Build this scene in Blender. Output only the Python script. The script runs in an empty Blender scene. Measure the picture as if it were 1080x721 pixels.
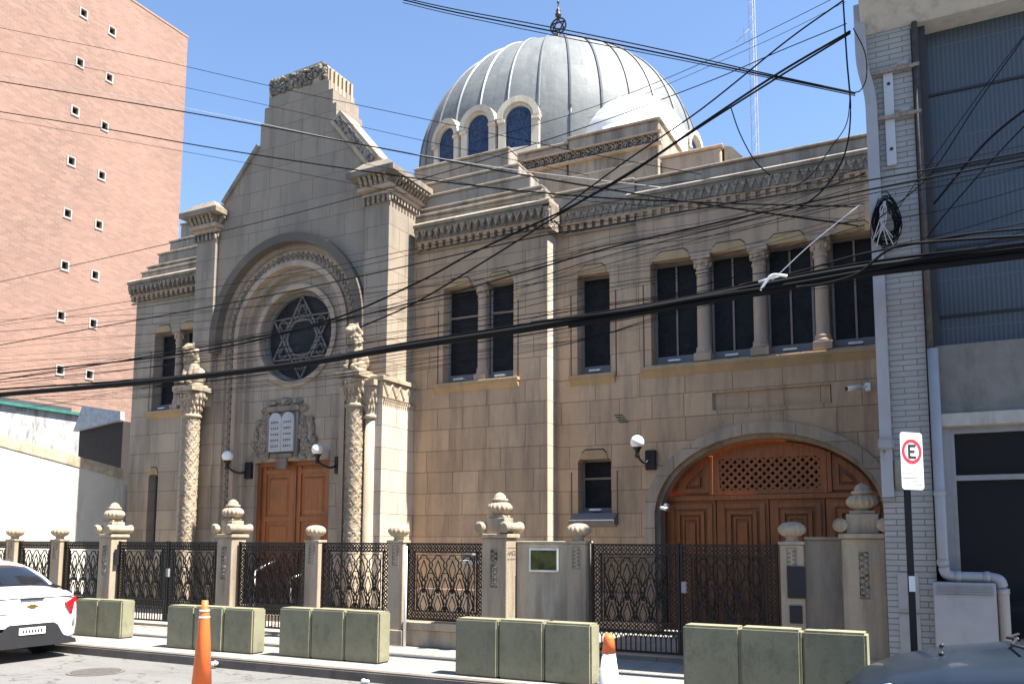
import bpy, bmesh, math, random
from mathutils import Vector, Matrix
from mathutils.geometry import tessellate_polygon
random.seed(7)
S = bpy.context.scene
C = S.collection
R_ = math.radians
pi = math.pi

# ------------------------------------------------------------------ camera
F_PX, YAW, PIT, ROLL, PY, PX, EYE = 889.9, 0.47231, 0.10581, 0.003827, 476.67, 540.0, 1.62
cy_, sy_, cp_, sp_ = math.cos(YAW), math.sin(YAW), math.cos(PIT), math.sin(PIT)
FW = Vector((-sy_*cp_, cy_*cp_, sp_)); RT = Vector((cy_, sy_, 0)); UP = RT.cross(FW)
RT, UP = math.cos(ROLL)*RT+math.sin(ROLL)*UP, math.cos(ROLL)*UP-math.sin(ROLL)*RT
O = Vector((0, 0, EYE))
def ray(x, y): return FW+RT*((x-PX)/F_PX)-UP*((y-PY)/F_PX)
def at(x, y, Y):
    d = ray(x, y); return O+d*(Y/d.y)
def atX(x, y, X):
    d = ray(x, y); return O+d*(X/d.x)
cam = bpy.data.cameras.new('camera'); co = bpy.data.objects.new('camera', cam); C.objects.link(co)
cam.sensor_width = 36; cam.lens = F_PX/1080*36; cam.shift_y = (PY-360.5)/1080; cam.clip_end = 2000; cam.clip_start = .1
M = Matrix((RT, UP, -FW)).transposed().to_4x4(); M.translation = O
co.matrix_world = M
S.camera = co

# ------------------------------------------------------------------ materials
def nodes(name):
    m = bpy.data.materials.new(name); m.use_nodes = True
    nt = m.node_tree; b = nt.nodes['Principled BSDF']
    return m, nt, b
def N(nt, t, **k):
    n = nt.nodes.new(t)
    for a, v in k.items():
        if a.startswith('i_'):
            key = a[2:]
            n.inputs[int(key) if key.isdigit() else key.replace('_', ' ')].default_value = v
        else: setattr(n, a, v)
    return n
def L(nt, a, b): nt.links.new(a, b)
def mixc(nt, f, a, b, mode='MIX'):
    n = nt.nodes.new('ShaderNodeMix'); n.data_type = 'RGBA'; n.blend_type = mode
    for sock, v in ((n.inputs[0], f), (n.inputs[6], a), (n.inputs[7], b)):
        if isinstance(v, (int, float)): sock.default_value = v
        elif isinstance(v, (tuple, list)): sock.default_value = (*v, 1) if len(v) == 3 else v
        else: nt.links.new(v, sock)
    return n.outputs[2]
def ramp(nt, src, lo, hi, a=0.0, b=1.0):
    n = N(nt, 'ShaderNodeMapRange'); n.inputs[1].default_value = lo; n.inputs[2].default_value = hi
    n.inputs[3].default_value = a; n.inputs[4].default_value = b
    L(nt, src, n.inputs[0]); return n.outputs[0]
def pos(nt, sc=(1, 1, 1)):
    g = N(nt, 'ShaderNodeNewGeometry'); mp = N(nt, 'ShaderNodeMapping'); mp.inputs['Scale'].default_value = sc
    L(nt, g.outputs['Position'], mp.inputs['Vector']); return mp.outputs[0]
def uvz(nt):
    g = N(nt, 'ShaderNodeNewGeometry'); s = N(nt, 'ShaderNodeSeparateXYZ'); L(nt, g.outputs['Position'], s.inputs[0])
    a = N(nt, 'ShaderNodeMath', operation='ADD'); L(nt, s.outputs[0], a.inputs[0]); L(nt, s.outputs[1], a.inputs[1])
    c = N(nt, 'ShaderNodeCombineXYZ'); L(nt, a.outputs[0], c.inputs[0]); L(nt, s.outputs[2], c.inputs[1]); return c.outputs[0]
def noise(nt, vec, scale, detail=4, rough=.6):
    n = N(nt, 'ShaderNodeTexNoise'); n.inputs['Scale'].default_value = scale; n.inputs['Detail'].default_value = detail
    n.inputs['Roughness'].default_value = rough; L(nt, vec, n.inputs['Vector']); return n.outputs['Fac']
def bump(nt, b, h, dist=.01, st=.5):
    n = N(nt, 'ShaderNodeBump'); n.inputs['Distance'].default_value = dist; n.inputs['Strength'].default_value = st
    L(nt, h, n.inputs['Height']); L(nt, n.outputs[0], b.inputs['Normal'])
def plain(name, col, rough=.6, metal=0, var=.12, vs=6, spec=None, bmp=0, coat=0, emit=None, dirt=None):
    m, nt, b = nodes(name); p = pos(nt)
    n = noise(nt, p, vs)
    c = mixc(nt, ramp(nt, n, .3, .7), tuple(x*(1-var) for x in col), tuple(min(1, x*(1+var)) for x in col))
    if dirt:
        d = noise(nt, pos(nt, (1.4, 1.4, .35)), 3.1, 6, .7)
        c = mixc(nt, ramp(nt, d, .5, .72, 0, dirt[1]), c, dirt[0])
    L(nt, c, b.inputs['Base Color'])
    b.inputs['Roughness'].default_value = rough; b.inputs['Metallic'].default_value = metal
    if coat: b.inputs['Coat Weight'].default_value = coat; b.inputs['Coat Roughness'].default_value = .05
    if bmp: bump(nt, b, noise(nt, p, vs*8), bmp, .6)
    if emit: b.inputs['Emission Color'].default_value = (*emit[0], 1); b.inputs['Emission Strength'].default_value = emit[1]
    return m
def stone(name, col, bw=.85, bh=.43, joints=True, stain=.5, sc=(.09, .082, .075), topdark=None):
    m, nt, b = nodes(name); p = pos(nt)
    tint = noise(nt, p, .7, 5)
    c1 = mixc(nt, ramp(nt, tint, .35, .65), tuple(x*.88 for x in col), tuple(x*1.1 for x in col))
    hgt = noise(nt, p, 34, 5)
    if joints:
        u = uvz(nt)
        br = N(nt, 'ShaderNodeTexBrick'); L(nt, u, br.inputs['Vector'])
        br.offset = .37; br.offset_frequency = 2; br.squash = .7; br.squash_frequency = 3
        br.inputs['Color1'].default_value = (1, 1, 1, 1); br.inputs['Color2'].default_value = (.76, .755, .76, 1)
        br.inputs['Mortar'].default_value = (.40, .36, .32, 1); br.inputs['Scale'].default_value = 1
        br.inputs['Mortar Size'].default_value = .009; br.inputs['Mortar Smooth'].default_value = .6
        br.inputs['Brick Width'].default_value = bw; br.inputs['Row Height'].default_value = bh
        c1 = mixc(nt, .85, c1, br.outputs['Color'], 'MULTIPLY')
        inv = N(nt, 'ShaderNodeMath', operation='SUBTRACT'); L(nt, hgt, inv.inputs[0]); 
        ms = N(nt, 'ShaderNodeMath', operation='MULTIPLY'); L(nt, br.outputs['Fac'], ms.inputs[0]); ms.inputs[1].default_value = 2.5
        L(nt, ms.outputs[0], inv.inputs[1]); hgt = inv.outputs[0]
    # fine grain and streaky weathering
    g = noise(nt, p, 60, 3)
    c1 = mixc(nt, ramp(nt, g, .35, .7, 0, .28), c1, tuple(x*.6 for x in col))
    if stain:
        s1 = noise(nt, pos(nt, (2.2, 2.2, .28)), 1.6, 7, .68)
        c1 = mixc(nt, ramp(nt, s1, .46, .68, 0, stain), c1, sc)
        s2 = noise(nt, pos(nt, (1, 1, 1)), 1.1, 7, .7)
        c1 = mixc(nt, ramp(nt, s2, .52, .75, 0, stain*.7), c1, (.30, .21, .13))
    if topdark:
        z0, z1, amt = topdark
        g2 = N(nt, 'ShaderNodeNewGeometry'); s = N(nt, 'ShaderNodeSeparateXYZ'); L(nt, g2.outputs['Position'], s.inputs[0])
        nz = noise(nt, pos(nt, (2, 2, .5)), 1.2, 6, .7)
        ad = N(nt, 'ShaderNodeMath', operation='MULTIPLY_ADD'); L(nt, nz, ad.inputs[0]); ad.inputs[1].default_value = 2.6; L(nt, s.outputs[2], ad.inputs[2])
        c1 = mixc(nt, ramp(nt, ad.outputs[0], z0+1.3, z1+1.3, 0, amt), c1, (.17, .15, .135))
    L(nt, c1, b.inputs['Base Color']); b.inputs['Roughness'].default_value = .9; b.inputs['Specular IOR Level'].default_value = .25
    bump(nt, b, hgt, .012, .55)
    return m
def carved(name, col, dark=(.13, .105, .085), scale=14):
    m, nt, b = nodes(name); p = pos(nt)
    v = N(nt, 'ShaderNodeTexVoronoi'); v.inputs['Scale'].default_value = scale; L(nt, p, v.inputs['Vector'])
    n = noise(nt, p, scale*1.3, 6, .7); s1 = noise(nt, pos(nt, (2, 2, .4)), 1.7, 6)
    c = mixc(nt, ramp(nt, n, .38, .62), dark, col); c = mixc(nt, ramp(nt, s1, .5, .75, 0, .5), c, (.1, .09, .08))
    L(nt, c, b.inputs['Base Color']); b.inputs['Roughness'].default_value = .95
    a = N(nt, 'ShaderNodeMath', operation='SUBTRACT'); L(nt, n, a.inputs[0]); L(nt, v.outputs['Distance'], a.inputs[1])
    bump(nt, b, a.outputs[0], .05, .9)
    return m
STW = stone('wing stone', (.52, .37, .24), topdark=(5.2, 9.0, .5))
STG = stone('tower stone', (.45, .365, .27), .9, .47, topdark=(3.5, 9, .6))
STS = stone('smooth stone', (.42, .32, .24), joints=False, stain=.45)
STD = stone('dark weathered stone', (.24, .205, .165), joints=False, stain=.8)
STX = stone('sooty stone', (.13, .11, .09), joints=False, stain=.6)
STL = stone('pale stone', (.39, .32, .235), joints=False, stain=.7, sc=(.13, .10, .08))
STC = stone('sun paled stone', (.57, .475, .38), stain=.3)  # paler copy of the wall stone, sunlight on side faces put into colour
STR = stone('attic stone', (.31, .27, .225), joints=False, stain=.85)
SILL = stone('ochre sill stone', (.40, .28, .155), joints=False, stain=.3)
CARV = carved('carved stone', (.40, .33, .25))
CARVD = carved('blackened carved stone', (.30, .27, .23), (.03, .028, .025), 11)
def wood(name, col, dk):
    m, nt, b = nodes(name); p = pos(nt, (9, 9, .8))
    n = noise(nt, p, 2.2, 8, .65); n2 = noise(nt, pos(nt), 1.3, 4)
    c = mixc(nt, ramp(nt, n, .3, .7), dk, col); c = mixc(nt, ramp(nt, n2, .45, .75, 0, .5), c, tuple(x*.45 for x in dk))
    L(nt, c, b.inputs['Base Color']); b.inputs['Roughness'].default_value = .42; bump(nt, b, n, .004, .5)
    return m
WOOD = wood('varnished timber', (.44, .155, .04), (.26, .08, .022))
WOODD = wood('dark timber', (.34, .115, .033), (.19, .06, .018))
IRON = plain('black wrought iron', (.018, .017, .018), .45, .3, .2)
MESH = plain('dark steel sheet', (.02, .02, .024), .5, .2)
def glassy(name, col, scale=9, lead=(.05, .05, .055)):
    m, nt, b = nodes(name); u = uvz(nt)
    v = N(nt, 'ShaderNodeTexVoronoi'); v.feature = 'DISTANCE_TO_EDGE'; v.inputs['Scale'].default_value = scale; L(nt, u, v.inputs['Vector'])
    n = noise(nt, pos(nt), 5); c = mixc(nt, ramp(nt, n, .35, .65), col, tuple(x*2.2 for x in col))
    c = mixc(nt, ramp(nt, v.outputs['Distance'], .02, .06), lead, c)
    L(nt, c, b.inputs['Base Color']); b.inputs['Roughness'].default_value = .5; b.inputs['Specular IOR Level'].default_value = .12; bump(nt, b, v.outputs['Distance'], .01, .4)
    return m
GLD = glassy('dark leaded glass', (.008, .008, .009), 16, (.022, .021, .02))
GLB = glassy('blue stained glass', (.012, .025, .06), 9, (.06, .08, .11))
GLR = glassy('rose window glass', (.014, .014, .016), 13, (.035, .033, .03))
LEADC = plain('rose tracery', (.16, .145, .13), .7)
FRM = plain('grey window frame', (.16, .15, .15), .6)
MUL = plain('brown window mullion', (.20, .15, .12), .6)
LAMPG = plain('opal globe', (.85, .85, .82), .25, 0, .02)
WHITE = plain('white paint', (.8, .8, .78), .7, 0, .04, dirt=((.55, .5, .42), .35))
CABLE = plain('black cable', (.008, .008, .009), .8); CABLE.node_tree.nodes['Principled BSDF'].inputs['Specular IOR Level'].default_value = .15
CABLEG = plain('pale grey cable', (.45, .45, .45), .6)
GREYP = plain('grey painted metal', (.27, .27, .28), .55, 0, .08, dirt=((.12, .1, .09), .4))
PIPE = plain('grey painted pipe', (.31, .31, .33), .5, 0, .06, dirt=((.2, .17, .15), .3))
# dome sheet metal
def domemat():
    m, nt, b = nodes('zinc dome sheet'); p = pos(nt)
    g = N(nt, 'ShaderNodeNewGeometry'); s = N(nt, 'ShaderNodeSeparateXYZ'); L(nt, g.outputs['Position'], s.inputs[0])
    ax = N(nt, 'ShaderNodeMath', operation='SUBTRACT'); L(nt, s.outputs[0], ax.inputs[0]); ax.inputs[1].default_value = -12.64
    ay = N(nt, 'ShaderNodeMath', operation='SUBTRACT'); L(nt, s.outputs[1], ay.inputs[0]); ay.inputs[1].default_value = 28.6
    t = N(nt, 'ShaderNodeMath', operation='ARCTAN2'); L(nt, ax.outputs[0], t.inputs[0]); L(nt, ay.outputs[0], t.inputs[1])
    cc = N(nt, 'ShaderNodeCombineXYZ'); L(nt, t.outputs[0], cc.inputs[0]); L(nt, s.outputs[2], cc.inputs[1])
    br = N(nt, 'ShaderNodeTexBrick'); L(nt, cc.outputs[0], br.inputs['Vector']); br.inputs['Scale'].default_value = 1
    br.inputs['Brick Width'].default_value = 2*pi/32; br.inputs['Row Height'].default_value = 1.15; br.offset = .0
    br.inputs['Mortar Size'].default_value = .006; br.inputs['Color1'].default_value = (.155, .17, .175, 1); br.inputs['Color2'].default_value = (.10, .112, .12, 1)
    br.inputs['Mortar'].default_value = (.12, .13, .14, 1)
    mp = N(nt, 'ShaderNodeMapping'); mp.inputs['Scale'].default_value = (14, .5, 1); L(nt, cc.outputs[0], mp.inputs[0])
    st = noise(nt, mp.outputs[0], 2.0, 7, .7)
    c = mixc(nt, ramp(nt, st, .42, .62, 0, .8), br.outputs['Color'], (.15, .16, .165))
    pn = noise(nt, p, 1.2, 5); c = mixc(nt, ramp(nt, pn, .5, .75, 0, .5), c, (.21, .22, .22))
    L(nt, c, b.inputs['Base Color']); b.inputs['Roughness'].default_value = .7; b.inputs['Metallic'].default_value = 0.05
    bump(nt, b, noise(nt, p, 2.3, 3), .05, .35)
    return m
DOME = domemat()
RIB = plain('dome seam', (.13, .14, .15), .5, .2)
def brickmat(name, c1, c2, mo, bw, bh, ms, bst=.4, var=.5):
    m, nt, b = nodes(name); u = uvz(nt)
    br = N(nt, 'ShaderNodeTexBrick'); L(nt, u, br.inputs['Vector']); br.inputs['Scale'].default_value = 1
    br.inputs['Brick Width'].default_value = bw; br.inputs['Row Height'].default_value = bh; br.inputs['Mortar Size'].default_value = ms
    br.inputs['Color1'].default_value = (*c1, 1); br.inputs['Color2'].default_value = (*c2, 1); br.inputs['Mortar'].default_value = (*mo, 1)
    n = noise(nt, pos(nt, (.5, .5, 3.2)), 1.1, 9, .85); n2 = noise(nt, pos(nt), .16, 5)
    c = mixc(nt, ramp(nt, n, .40, .60, 0, var), br.outputs['Color'], tuple(x*.62 for x in c1))
    c = mixc(nt, ramp(nt, n2, .4, .7, 0, .35), c, tuple(min(1, x*1.25) for x in c1))
    L(nt, c, b.inputs['Base Color']); b.inputs['Roughness'].default_value = .85
    iv = N(nt, 'ShaderNodeMath', operation='SUBTRACT'); iv.inputs[0].default_value = 1; L(nt, br.outputs['Fac'], iv.inputs[1])
    bump(nt, b, iv.outputs[0], .008, bst)
    return m
BRT = brickmat('pink tower brick', (.28, .165, .125), (.19, .11, .085), (.26, .195, .16), .42, .15, .012)
BRG = brickmat('grey painted brick', (.34, .335, .325), (.29, .285, .275), (.08, .075, .07), .30, .068, .0055, .9, .5)

# ------------------------------------------------------------------ mesh builder
class MB:
    def __init__(s): s.v = []; s.f = []; s.sm = []
    def add(s, vs, fs, sm=False):
        o = len(s.v); s.v += [tuple(v) for v in vs]; s.f += [tuple(i+o for i in f) for f in fs]; s.sm += [sm]*len(fs); return s
    def box(s, x0, x1, y0, y1, z0, z1):
        return s.add([(x0,y0,z0),(x1,y0,z0),(x1,y1,z0),(x0,y1,z0),(x0,y0,z1),(x1,y0,z1),(x1,y1,z1),(x0,y1,z1)],
            [(0,3,2,1),(4,5,6,7),(0,1,5,4),(1,2,6,5),(2,3,7,6),(3,0,4,7)])
    def cbox(s, x0, x1, y0, y1, z0, z1, b=.02):   # box with chamfered edges
        bm = bmesh.new(); bmesh.ops.create_cube(bm, size=1)
        bmesh.ops.transform(bm, matrix=Matrix.Translation(((x0+x1)/2,(y0+y1)/2,(z0+z1)/2)) @ Matrix.Diagonal((x1-x0,y1-y0,z1-z0,1)), verts=bm.verts)
        bmesh.ops.bevel(bm, geom=bm.edges[:], offset=b, segments=2, affect='EDGES')
        s.add([v.co[:] for v in bm.verts], [[v.index for v in f.verts] for f in bm.faces] if not bm.verts.index_update() else [])
        bm.free(); return s
    def prism(s, poly, a0, a1, holes=(), ax='y'):
        # poly/holes are (u, z); ax 'y': u = x ; ax 'x': u = y; ax 'z': poly=(x,y)
        loops = [list(poly)]+[list(h) for h in holes]
        def P(u, w, a): return (u, a, w) if ax == 'y' else ((a, u, w) if ax == 'x' else (u, w, a))
        flat = [p for l in loops for p in l]
        tris = tessellate_polygon([[Vector((p[0], p[1], 0)) for p in l] for l in loops])
        n = len(flat); vs = [P(*p, a0) for p in flat]+[P(*p, a1) for p in flat]; fs = []
        for t in tris: fs.append(tuple(t)); fs.append(tuple(i+n for i in reversed(t)))
        s.add(vs, fs); o = 0
        for l in loops:
            m = len(l); vs = [P(*p, a0) for p in l]+[P(*p, a1) for p in l]
            s.add(vs, [(i, (i+1) % m, (i+1) % m+m, i+m) for i in range(m)])
        return s
    def lathe(s, prof, cx, cy, n=24, sm=True, ax='z', flute=0, a0=0, a1=2*pi):
        vs = []; full = abs(a1-a0-2*pi) < 1e-6; k = n if full else n+1
        for r, h in prof:
            for i in range(k):
                a = a0+(a1-a0)*i/n; rr = r*(1+flute*math.cos(a*n/4)) if flute else r
                x, y = rr*math.cos(a), rr*math.sin(a)
                vs.append((cx+x, cy+y, h) if ax == 'z' else (cx+x, h, cy+y) if ax == 'y' else (h, cx+x, cy+y))
        fs = []
        for j in range(len(prof)-1):
            for i in range(n):
                i2 = (i+1) % k; fs.append((j*k+i, j*k+i2, (j+1)*k+i2, (j+1)*k+i))
        s.add(vs, fs, sm)
        for j in (0, len(prof)-1):
            if prof[j][0] > 1e-4 and full and prof[0] != prof[-1]:
                s.add([vs[j*k+i] for i in range(k)], [tuple(range(k))])
        return s
    def tube(s, pts, r, n=6, sm=True):
        pts = [Vector(p) for p in pts]; vs = []; m = len(pts)
        for i, p in enumerate(pts):
            t = (pts[min(i+1, m-1)]-pts[max(i-1, 0)]).normalized()
            a = t.cross(Vector((0, 0, 1))); a = a if a.length > .05 else t.cross(Vector((0, 1, 0))); a.normalize(); b = t.cross(a)
            rr = r(i/(m-1)) if callable(r) else r
            for j in range(n):
                th = 2*pi*j/n; vs.append(p+rr*(math.cos(th)*a+math.sin(th)*b))
        fs = [(i*n+j, i*n+(j+1) % n, (i+1)*n+(j+1) % n, (i+1)*n+j) for i in range(m-1) for j in range(n)]
        fs += [tuple(range(n)), tuple(range((m-1)*n, m*n))]
        return s.add(vs, fs, sm)
    def ball(s, c, rx, ry=None, rz=None, n=16, m=10):
        ry = ry or rx; rz = rz or rx; vs = [(c[0], c[1], c[2]-rz)]
        for j in range(1, m):
            ph = -pi/2+pi*j/m
            for i in range(n): vs.append((c[0]+rx*math.cos(ph)*math.cos(2*pi*i/n), c[1]+ry*math.cos(ph)*math.sin(2*pi*i/n), c[2]+rz*math.sin(ph)))
        vs.append((c[0], c[1], c[2]+rz)); fs = []
        for i in range(n):
            fs.append((0, 1+(i+1) % n, 1+i)); fs.append((len(vs)-1, 1+(m-2)*n+i, 1+(m-2)*n+(i+1) % n))
        for j in range(m-2):
            for i in range(n): fs.append((1+j*n+i, 1+j*n+(i+1) % n, 1+(j+1)*n+(i+1) % n, 1+(j+1)*n+i))
        return s.add(vs, fs, True)
    def bars(s, pts, w, y0, y1, clip=None):   # flat bars in the xz plane
        for (a, b) in zip(pts[:-1], pts[1:]):
            if clip:
                r = clipseg(a, b, clip)
                if not r: continue
                a, b = r
            dx, dz = b[0]-a[0], b[1]-a[1]; l = math.hypot(dx, dz)
            if l < 1e-4: continue
            ex, ez = dx/l*w*.35, dz/l*w*.35; nx, nz = -dz/l*w/2, dx/l*w/2
            q = [(a[0]-ex+nx, a[1]-ez+nz), (a[0]-ex-nx, a[1]-ez-nz), (b[0]+ex-nx, b[1]+ez-nz), (b[0]+ex+nx, b[1]+ez+nz)]
            s.add([(x, y0, z) for x, z in q]+[(x, y1, z) for x, z in q], [(0,1,2,3),(7,6,5,4),(0,4,5,1),(1,5,6,2),(2,6,7,3),(3,7,4,0)])
        return s
    def build(s, name, mat, parent=None, bev=0, normals=True):
        me = bpy.data.meshes.new(name); off = root_loc(parent)
        me.from_pydata([(v[0]-off[0], v[1]-off[1], v[2]-off[2]) for v in s.v], [], s.f)
        me.polygons.foreach_set('use_smooth', s.sm); me.update()
        if normals:
            bm = bmesh.new(); bm.from_mesh(me); bmesh.ops.remove_doubles(bm, verts=bm.verts, dist=1e-5) if any(s.sm) else None
            bmesh.ops.recalc_face_normals(bm, faces=bm.faces); bm.to_mesh(me); bm.free()
        me.materials.append(mat); o = bpy.data.objects.new(name, me); C.objects.link(o)
        if parent: o.parent = parent
        if bev:
            b = o.modifiers.new('bevel', 'BEVEL'); b.width = bev; b.segments = 2; b.limit_method = 'ANGLE'; b.angle_limit = R_(40)
        return o
def root_loc(p):
    o = [0, 0, 0]
    while p: o = [o[i]+p.location[i] for i in range(3)]; p = p.parent
    return o
def clipseg(a, b, c):
    x0, x1, z0, z1 = c; t0, t1 = 0., 1.; dx, dz = b[0]-a[0], b[1]-a[1]
    for p, q in ((-dx, a[0]-x0), (dx, x1-a[0]), (-dz, a[1]-z0), (dz, z1-a[1])):
        if abs(p) < 1e-9:
            if q < 0: return None
        else:
            r = q/p
            if p < 0: t0 = max(t0, r)
            else: t1 = min(t1, r)
    if t0 >= t1: return None
    return (a[0]+t0*dx, a[1]+t0*dz), (a[0]+t1*dx, a[1]+t1*dz)
def tag(o, label=None, cat=None, group=None, kind=None):
    if label: o['label'] = label
    if cat: o['category'] = cat
    if group: o['group'] = group
    if kind: o['kind'] = kind
    return o
def empty(name, loc, label=None, cat=None, group=None, kind=None):
    o = bpy.data.objects.new(name, None); C.objects.link(o); o.location = loc; o.empty_display_size = .2
    return tag(o, label, cat, group, kind)
def copy_tree(o, parent=None):
    c = o.copy(); C.objects.link(c)
    if parent: c.parent = parent
    for ch in [x for x in bpy.data.objects if x.parent == o]: copy_tree(ch, c)
    return c
def catmull(pts, k=8):
    pts = [Vector(p) for p in pts]; P = [2*pts[0]-pts[1]]+pts+[2*pts[-1]-pts[-2]]; out = []
    for i in range(1, len(P)-2):
        for j in range(k):
            t = j/k; a, b, c, d = P[i-1], P[i], P[i+1], P[i+2]
            out.append(.5*((2*b)+(c-a)*t+(2*a-5*b+4*c-d)*t*t+(3*b-a-3*c+d)*t**3))
    return out+[pts[-1]]
def text(body, size, loc, rot, mat, name, parent, ext=.003, align='CENTER'):
    cu = bpy.data.curves.new(name, 'FONT'); cu.body = body; cu.size = size; cu.extrude = ext; cu.align_x = align; cu.align_y = 'CENTER'
    t = bpy.data.objects.new(name, cu); C.objects.link(t); bpy.context.view_layer.update()
    me = bpy.data.meshes.new_from_object(t.evaluated_get(bpy.context.evaluated_depsgraph_get()))
    bpy.data.objects.remove(t); o = bpy.data.objects.new(name, me); C.objects.link(o); me.materials.clear(); me.materials.append(mat)
    o.parent = parent; o.location = loc; o.rotation_euler = rot
    return o

# ------------------------------------------------------------------ world
EL, PHI = R_(61), R_(0.3)
w = bpy.data.worlds.new('World'); S.world = w; w.use_nodes = True; nt = w.node_tree
sky = nt.nodes.new('ShaderNodeTexSky'); sky.sky_type = 'NISHITA'; sky.sun_disc = False
sky.sun_elevation = EL; sky.sun_rotation = R_(90)-PHI; sky.air_density = 1.0; sky.dust_density = .2; sky.ozone_density = 3.5; sky.altitude = 50
L(nt, sky.outputs[0], nt.nodes['Background'].inputs[0]); nt.nodes['Background'].inputs[1].default_value = .08
sl = bpy.data.lights.new('sun', 'SUN'); sl.energy = 5.0; sl.angle = R_(.53); sl.color = (1, .94, .84)
so = bpy.data.objects.new('sun', sl); C.objects.link(so)
sd = Vector((math.cos(EL)*math.cos(PHI), math.cos(EL)*math.sin(PHI), math.sin(EL)))
so.rotation_euler = sd.to_track_quat('Z', 'Y').to_euler(); so.location = (10, 5, 30)
S.view_settings.view_transform = 'Standard'; S.view_settings.look = 'None'; S.view_settings.exposure = 1.8; S.view_settings.gamma = 1

# ------------------------------------------------------------------ ground
def asphalt():
    m, nt, b = nodes('worn asphalt'); p = pos(nt)
    a = noise(nt, p, 90, 3); c = mixc(nt, ramp(nt, a, .35, .65), (.11, .108, .105), (.18, .176, .17))
    n = noise(nt, pos(nt, (.5, 2, 1)), 1.6, 7, .7); c = mixc(nt, ramp(nt, n, .5, .7, 0, .55), c, (.09, .088, .085))
    n = noise(nt, p, .5, 5); c = mixc(nt, ramp(nt, n, .5, .7, 0, .5), c, (.21, .205, .195))
    v = N(nt, 'ShaderNodeTexVoronoi'); v.feature = 'DISTANCE_TO_EDGE'; v.inputs['Scale'].default_value = .55
    dn = N(nt, 'ShaderNodeTexNoise'); dn.inputs['Scale'].default_value = 2.5; L(nt, p, dn.inputs['Vector'])
    va = N(nt, 'ShaderNodeVectorMath', operation='ADD'); L(nt, p, va.inputs[0]); L(nt, dn.outputs['Color'], va.inputs[1]); L(nt, va.outputs[0], v.inputs['Vector'])
    c = mixc(nt, ramp(nt, v.outputs['Distance'], .004, .014, .75, 0), c, (.05, .048, .045))
    sp = noise(nt, p, 3.3, 4, .5); c = mixc(nt, ramp(nt, sp, .64, .72, 0, .6), c, (.06, .058, .055))
    L(nt, c, b.inputs['Base Color']); b.inputs['Roughness'].default_value = .85; bump(nt, b, a, .006, .7); return m
def paving(name, col, bw, bh):
    m, nt, b = nodes(name); p = pos(nt)
    br = N(nt, 'ShaderNodeTexBrick'); L(nt, p, br.inputs['Vector']); br.inputs['Scale'].default_value = 1; br.offset = 0
    br.inputs['Brick Width'].default_value = bw; br.inputs['Row Height'].default_value = bh; br.inputs['Mortar Size'].default_value = .006
    br.inputs['Color1'].default_value = (*col, 1); br.inputs['Color2'].default_value = (*[x*.86 for x in col], 1); br.inputs['Mortar'].default_value = (*[x*.4 for x in col], 1)
    n = noise(nt, p, 2.4, 7, .7); c = mixc(nt, ramp(nt, n, .48, .72, 0, .5), br.outputs['Color'], tuple(x*.55 for x in col))
    L(nt, c, b.inputs['Base Color']); b.inputs['Roughness'].default_value = .85; bump(nt, b, noise(nt, p, 60), .004, .5); return m
ASP = asphalt(); PAV = paving('pale paving tiles', (.28, .265, .24), .4, .4); KST = plain('kerb granite', (.13, .115, .10), .85, 0, .2, 3, bmp=.01, dirt=((.07, .06, .055), .7))
g = MB().box(-600, 600, -600, 600, -.4, -.154); tag(g.build('ground', plain('ground', (.2, .19, .17), .95)), kind='structure')
tag(MB().box(-90, 60, -1.0, 8.80, -.35, -.13).build('road', ASP), kind='structure')
tag(MB().box(-90, 60, 8.95, 60, -.3, 0).build('pavement', PAV), kind='structure')
tag(MB().cbox(-90, 60, 8.80, 8.949, -.3, .002, .02).build('kerb', KST), kind='structure')
tag(MB().box(-90, 60, -14, -1.15, -.3, 0).build('near_pavement', paving('dark near paving', (.15, .14, .13), .4, .4)), kind='structure')
tag(MB().cbox(-90, 60, -1.149, -1.0, -.3, .002, .02).build('near_kerb', KST), kind='structure')
#tag(MB().box(-90, 60, 8.58, 8.66, -.13, -.1255).build('road_marking', plain('worn yellow paint', (.50, .42, .22), .8, 0, .3, 20)), kind='structure')
tag(MB().box(-18.3, -.7, 11.45, 14.0, 0, .05).build('forecourt', paving('forecourt slabs', (.33, .30, .26), .6, .6)), kind='structure')
mh = empty('manhole_cover', (-10.2, 8.05, -.126), 'round dark manhole cover set in the sunny road', 'manhole cover')
MB().lathe([(.0, -.126), (.30, -.126), (.30, -.119), (0, -.119)], -10.2, 7.75, 28, False).build('lid', plain('cast iron lid', (.10, .09, .085), .7, .3, .3, 30, bmp=.01), mh)
MB().lathe([(.31, -.126), (.36, -.126), (.36, -.121), (.31, -.121), (.31, -.126)], -10.2, 7.75, 28, False).build('rim', KST, mh)

# ------------------------------------------------------------------ synagogue
CX = -12.4
syn = empty('synagogue', (CX, 14.4, 0), 'beige stone synagogue with star rose window, stepped gable and grey ribbed dome', 'synagogue')
YT, YW, YR = 13.6, 14.42, 14.84      # tower, wings, right wing planes
XL, XM, XT0, XT1 = 2*CX+6.62, -6.62, CX-2.7, CX+2.7
def arch_pts(cx, zc, a, b, n=24, t0=pi, t1=0):
    return [(cx+a*math.cos(t0+(t1-t0)*i/n), zc+b*math.sin(t0+(t1-t0)*i/n)) for i in range(n+1)]
def u_poly(cx, zc, r, zb, n=32): return [(cx-r, zb)]+arch_pts(cx, zc, r, r, n)+[(cx+r, zb)]
def uband(mb, cx, zc, r0, r1, zb, y0, y1, n=32):
    return mb.prism([(cx-r1, zb)]+arch_pts(cx, zc, r1, r1, n)+[(cx+r1, zb), (cx+r0, zb)]+arch_pts(cx, zc, r0, r0, n, 0, pi)+[(cx-r0, zb)], y0, y1)
ZC = 6.1
RO = 2.05
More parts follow.
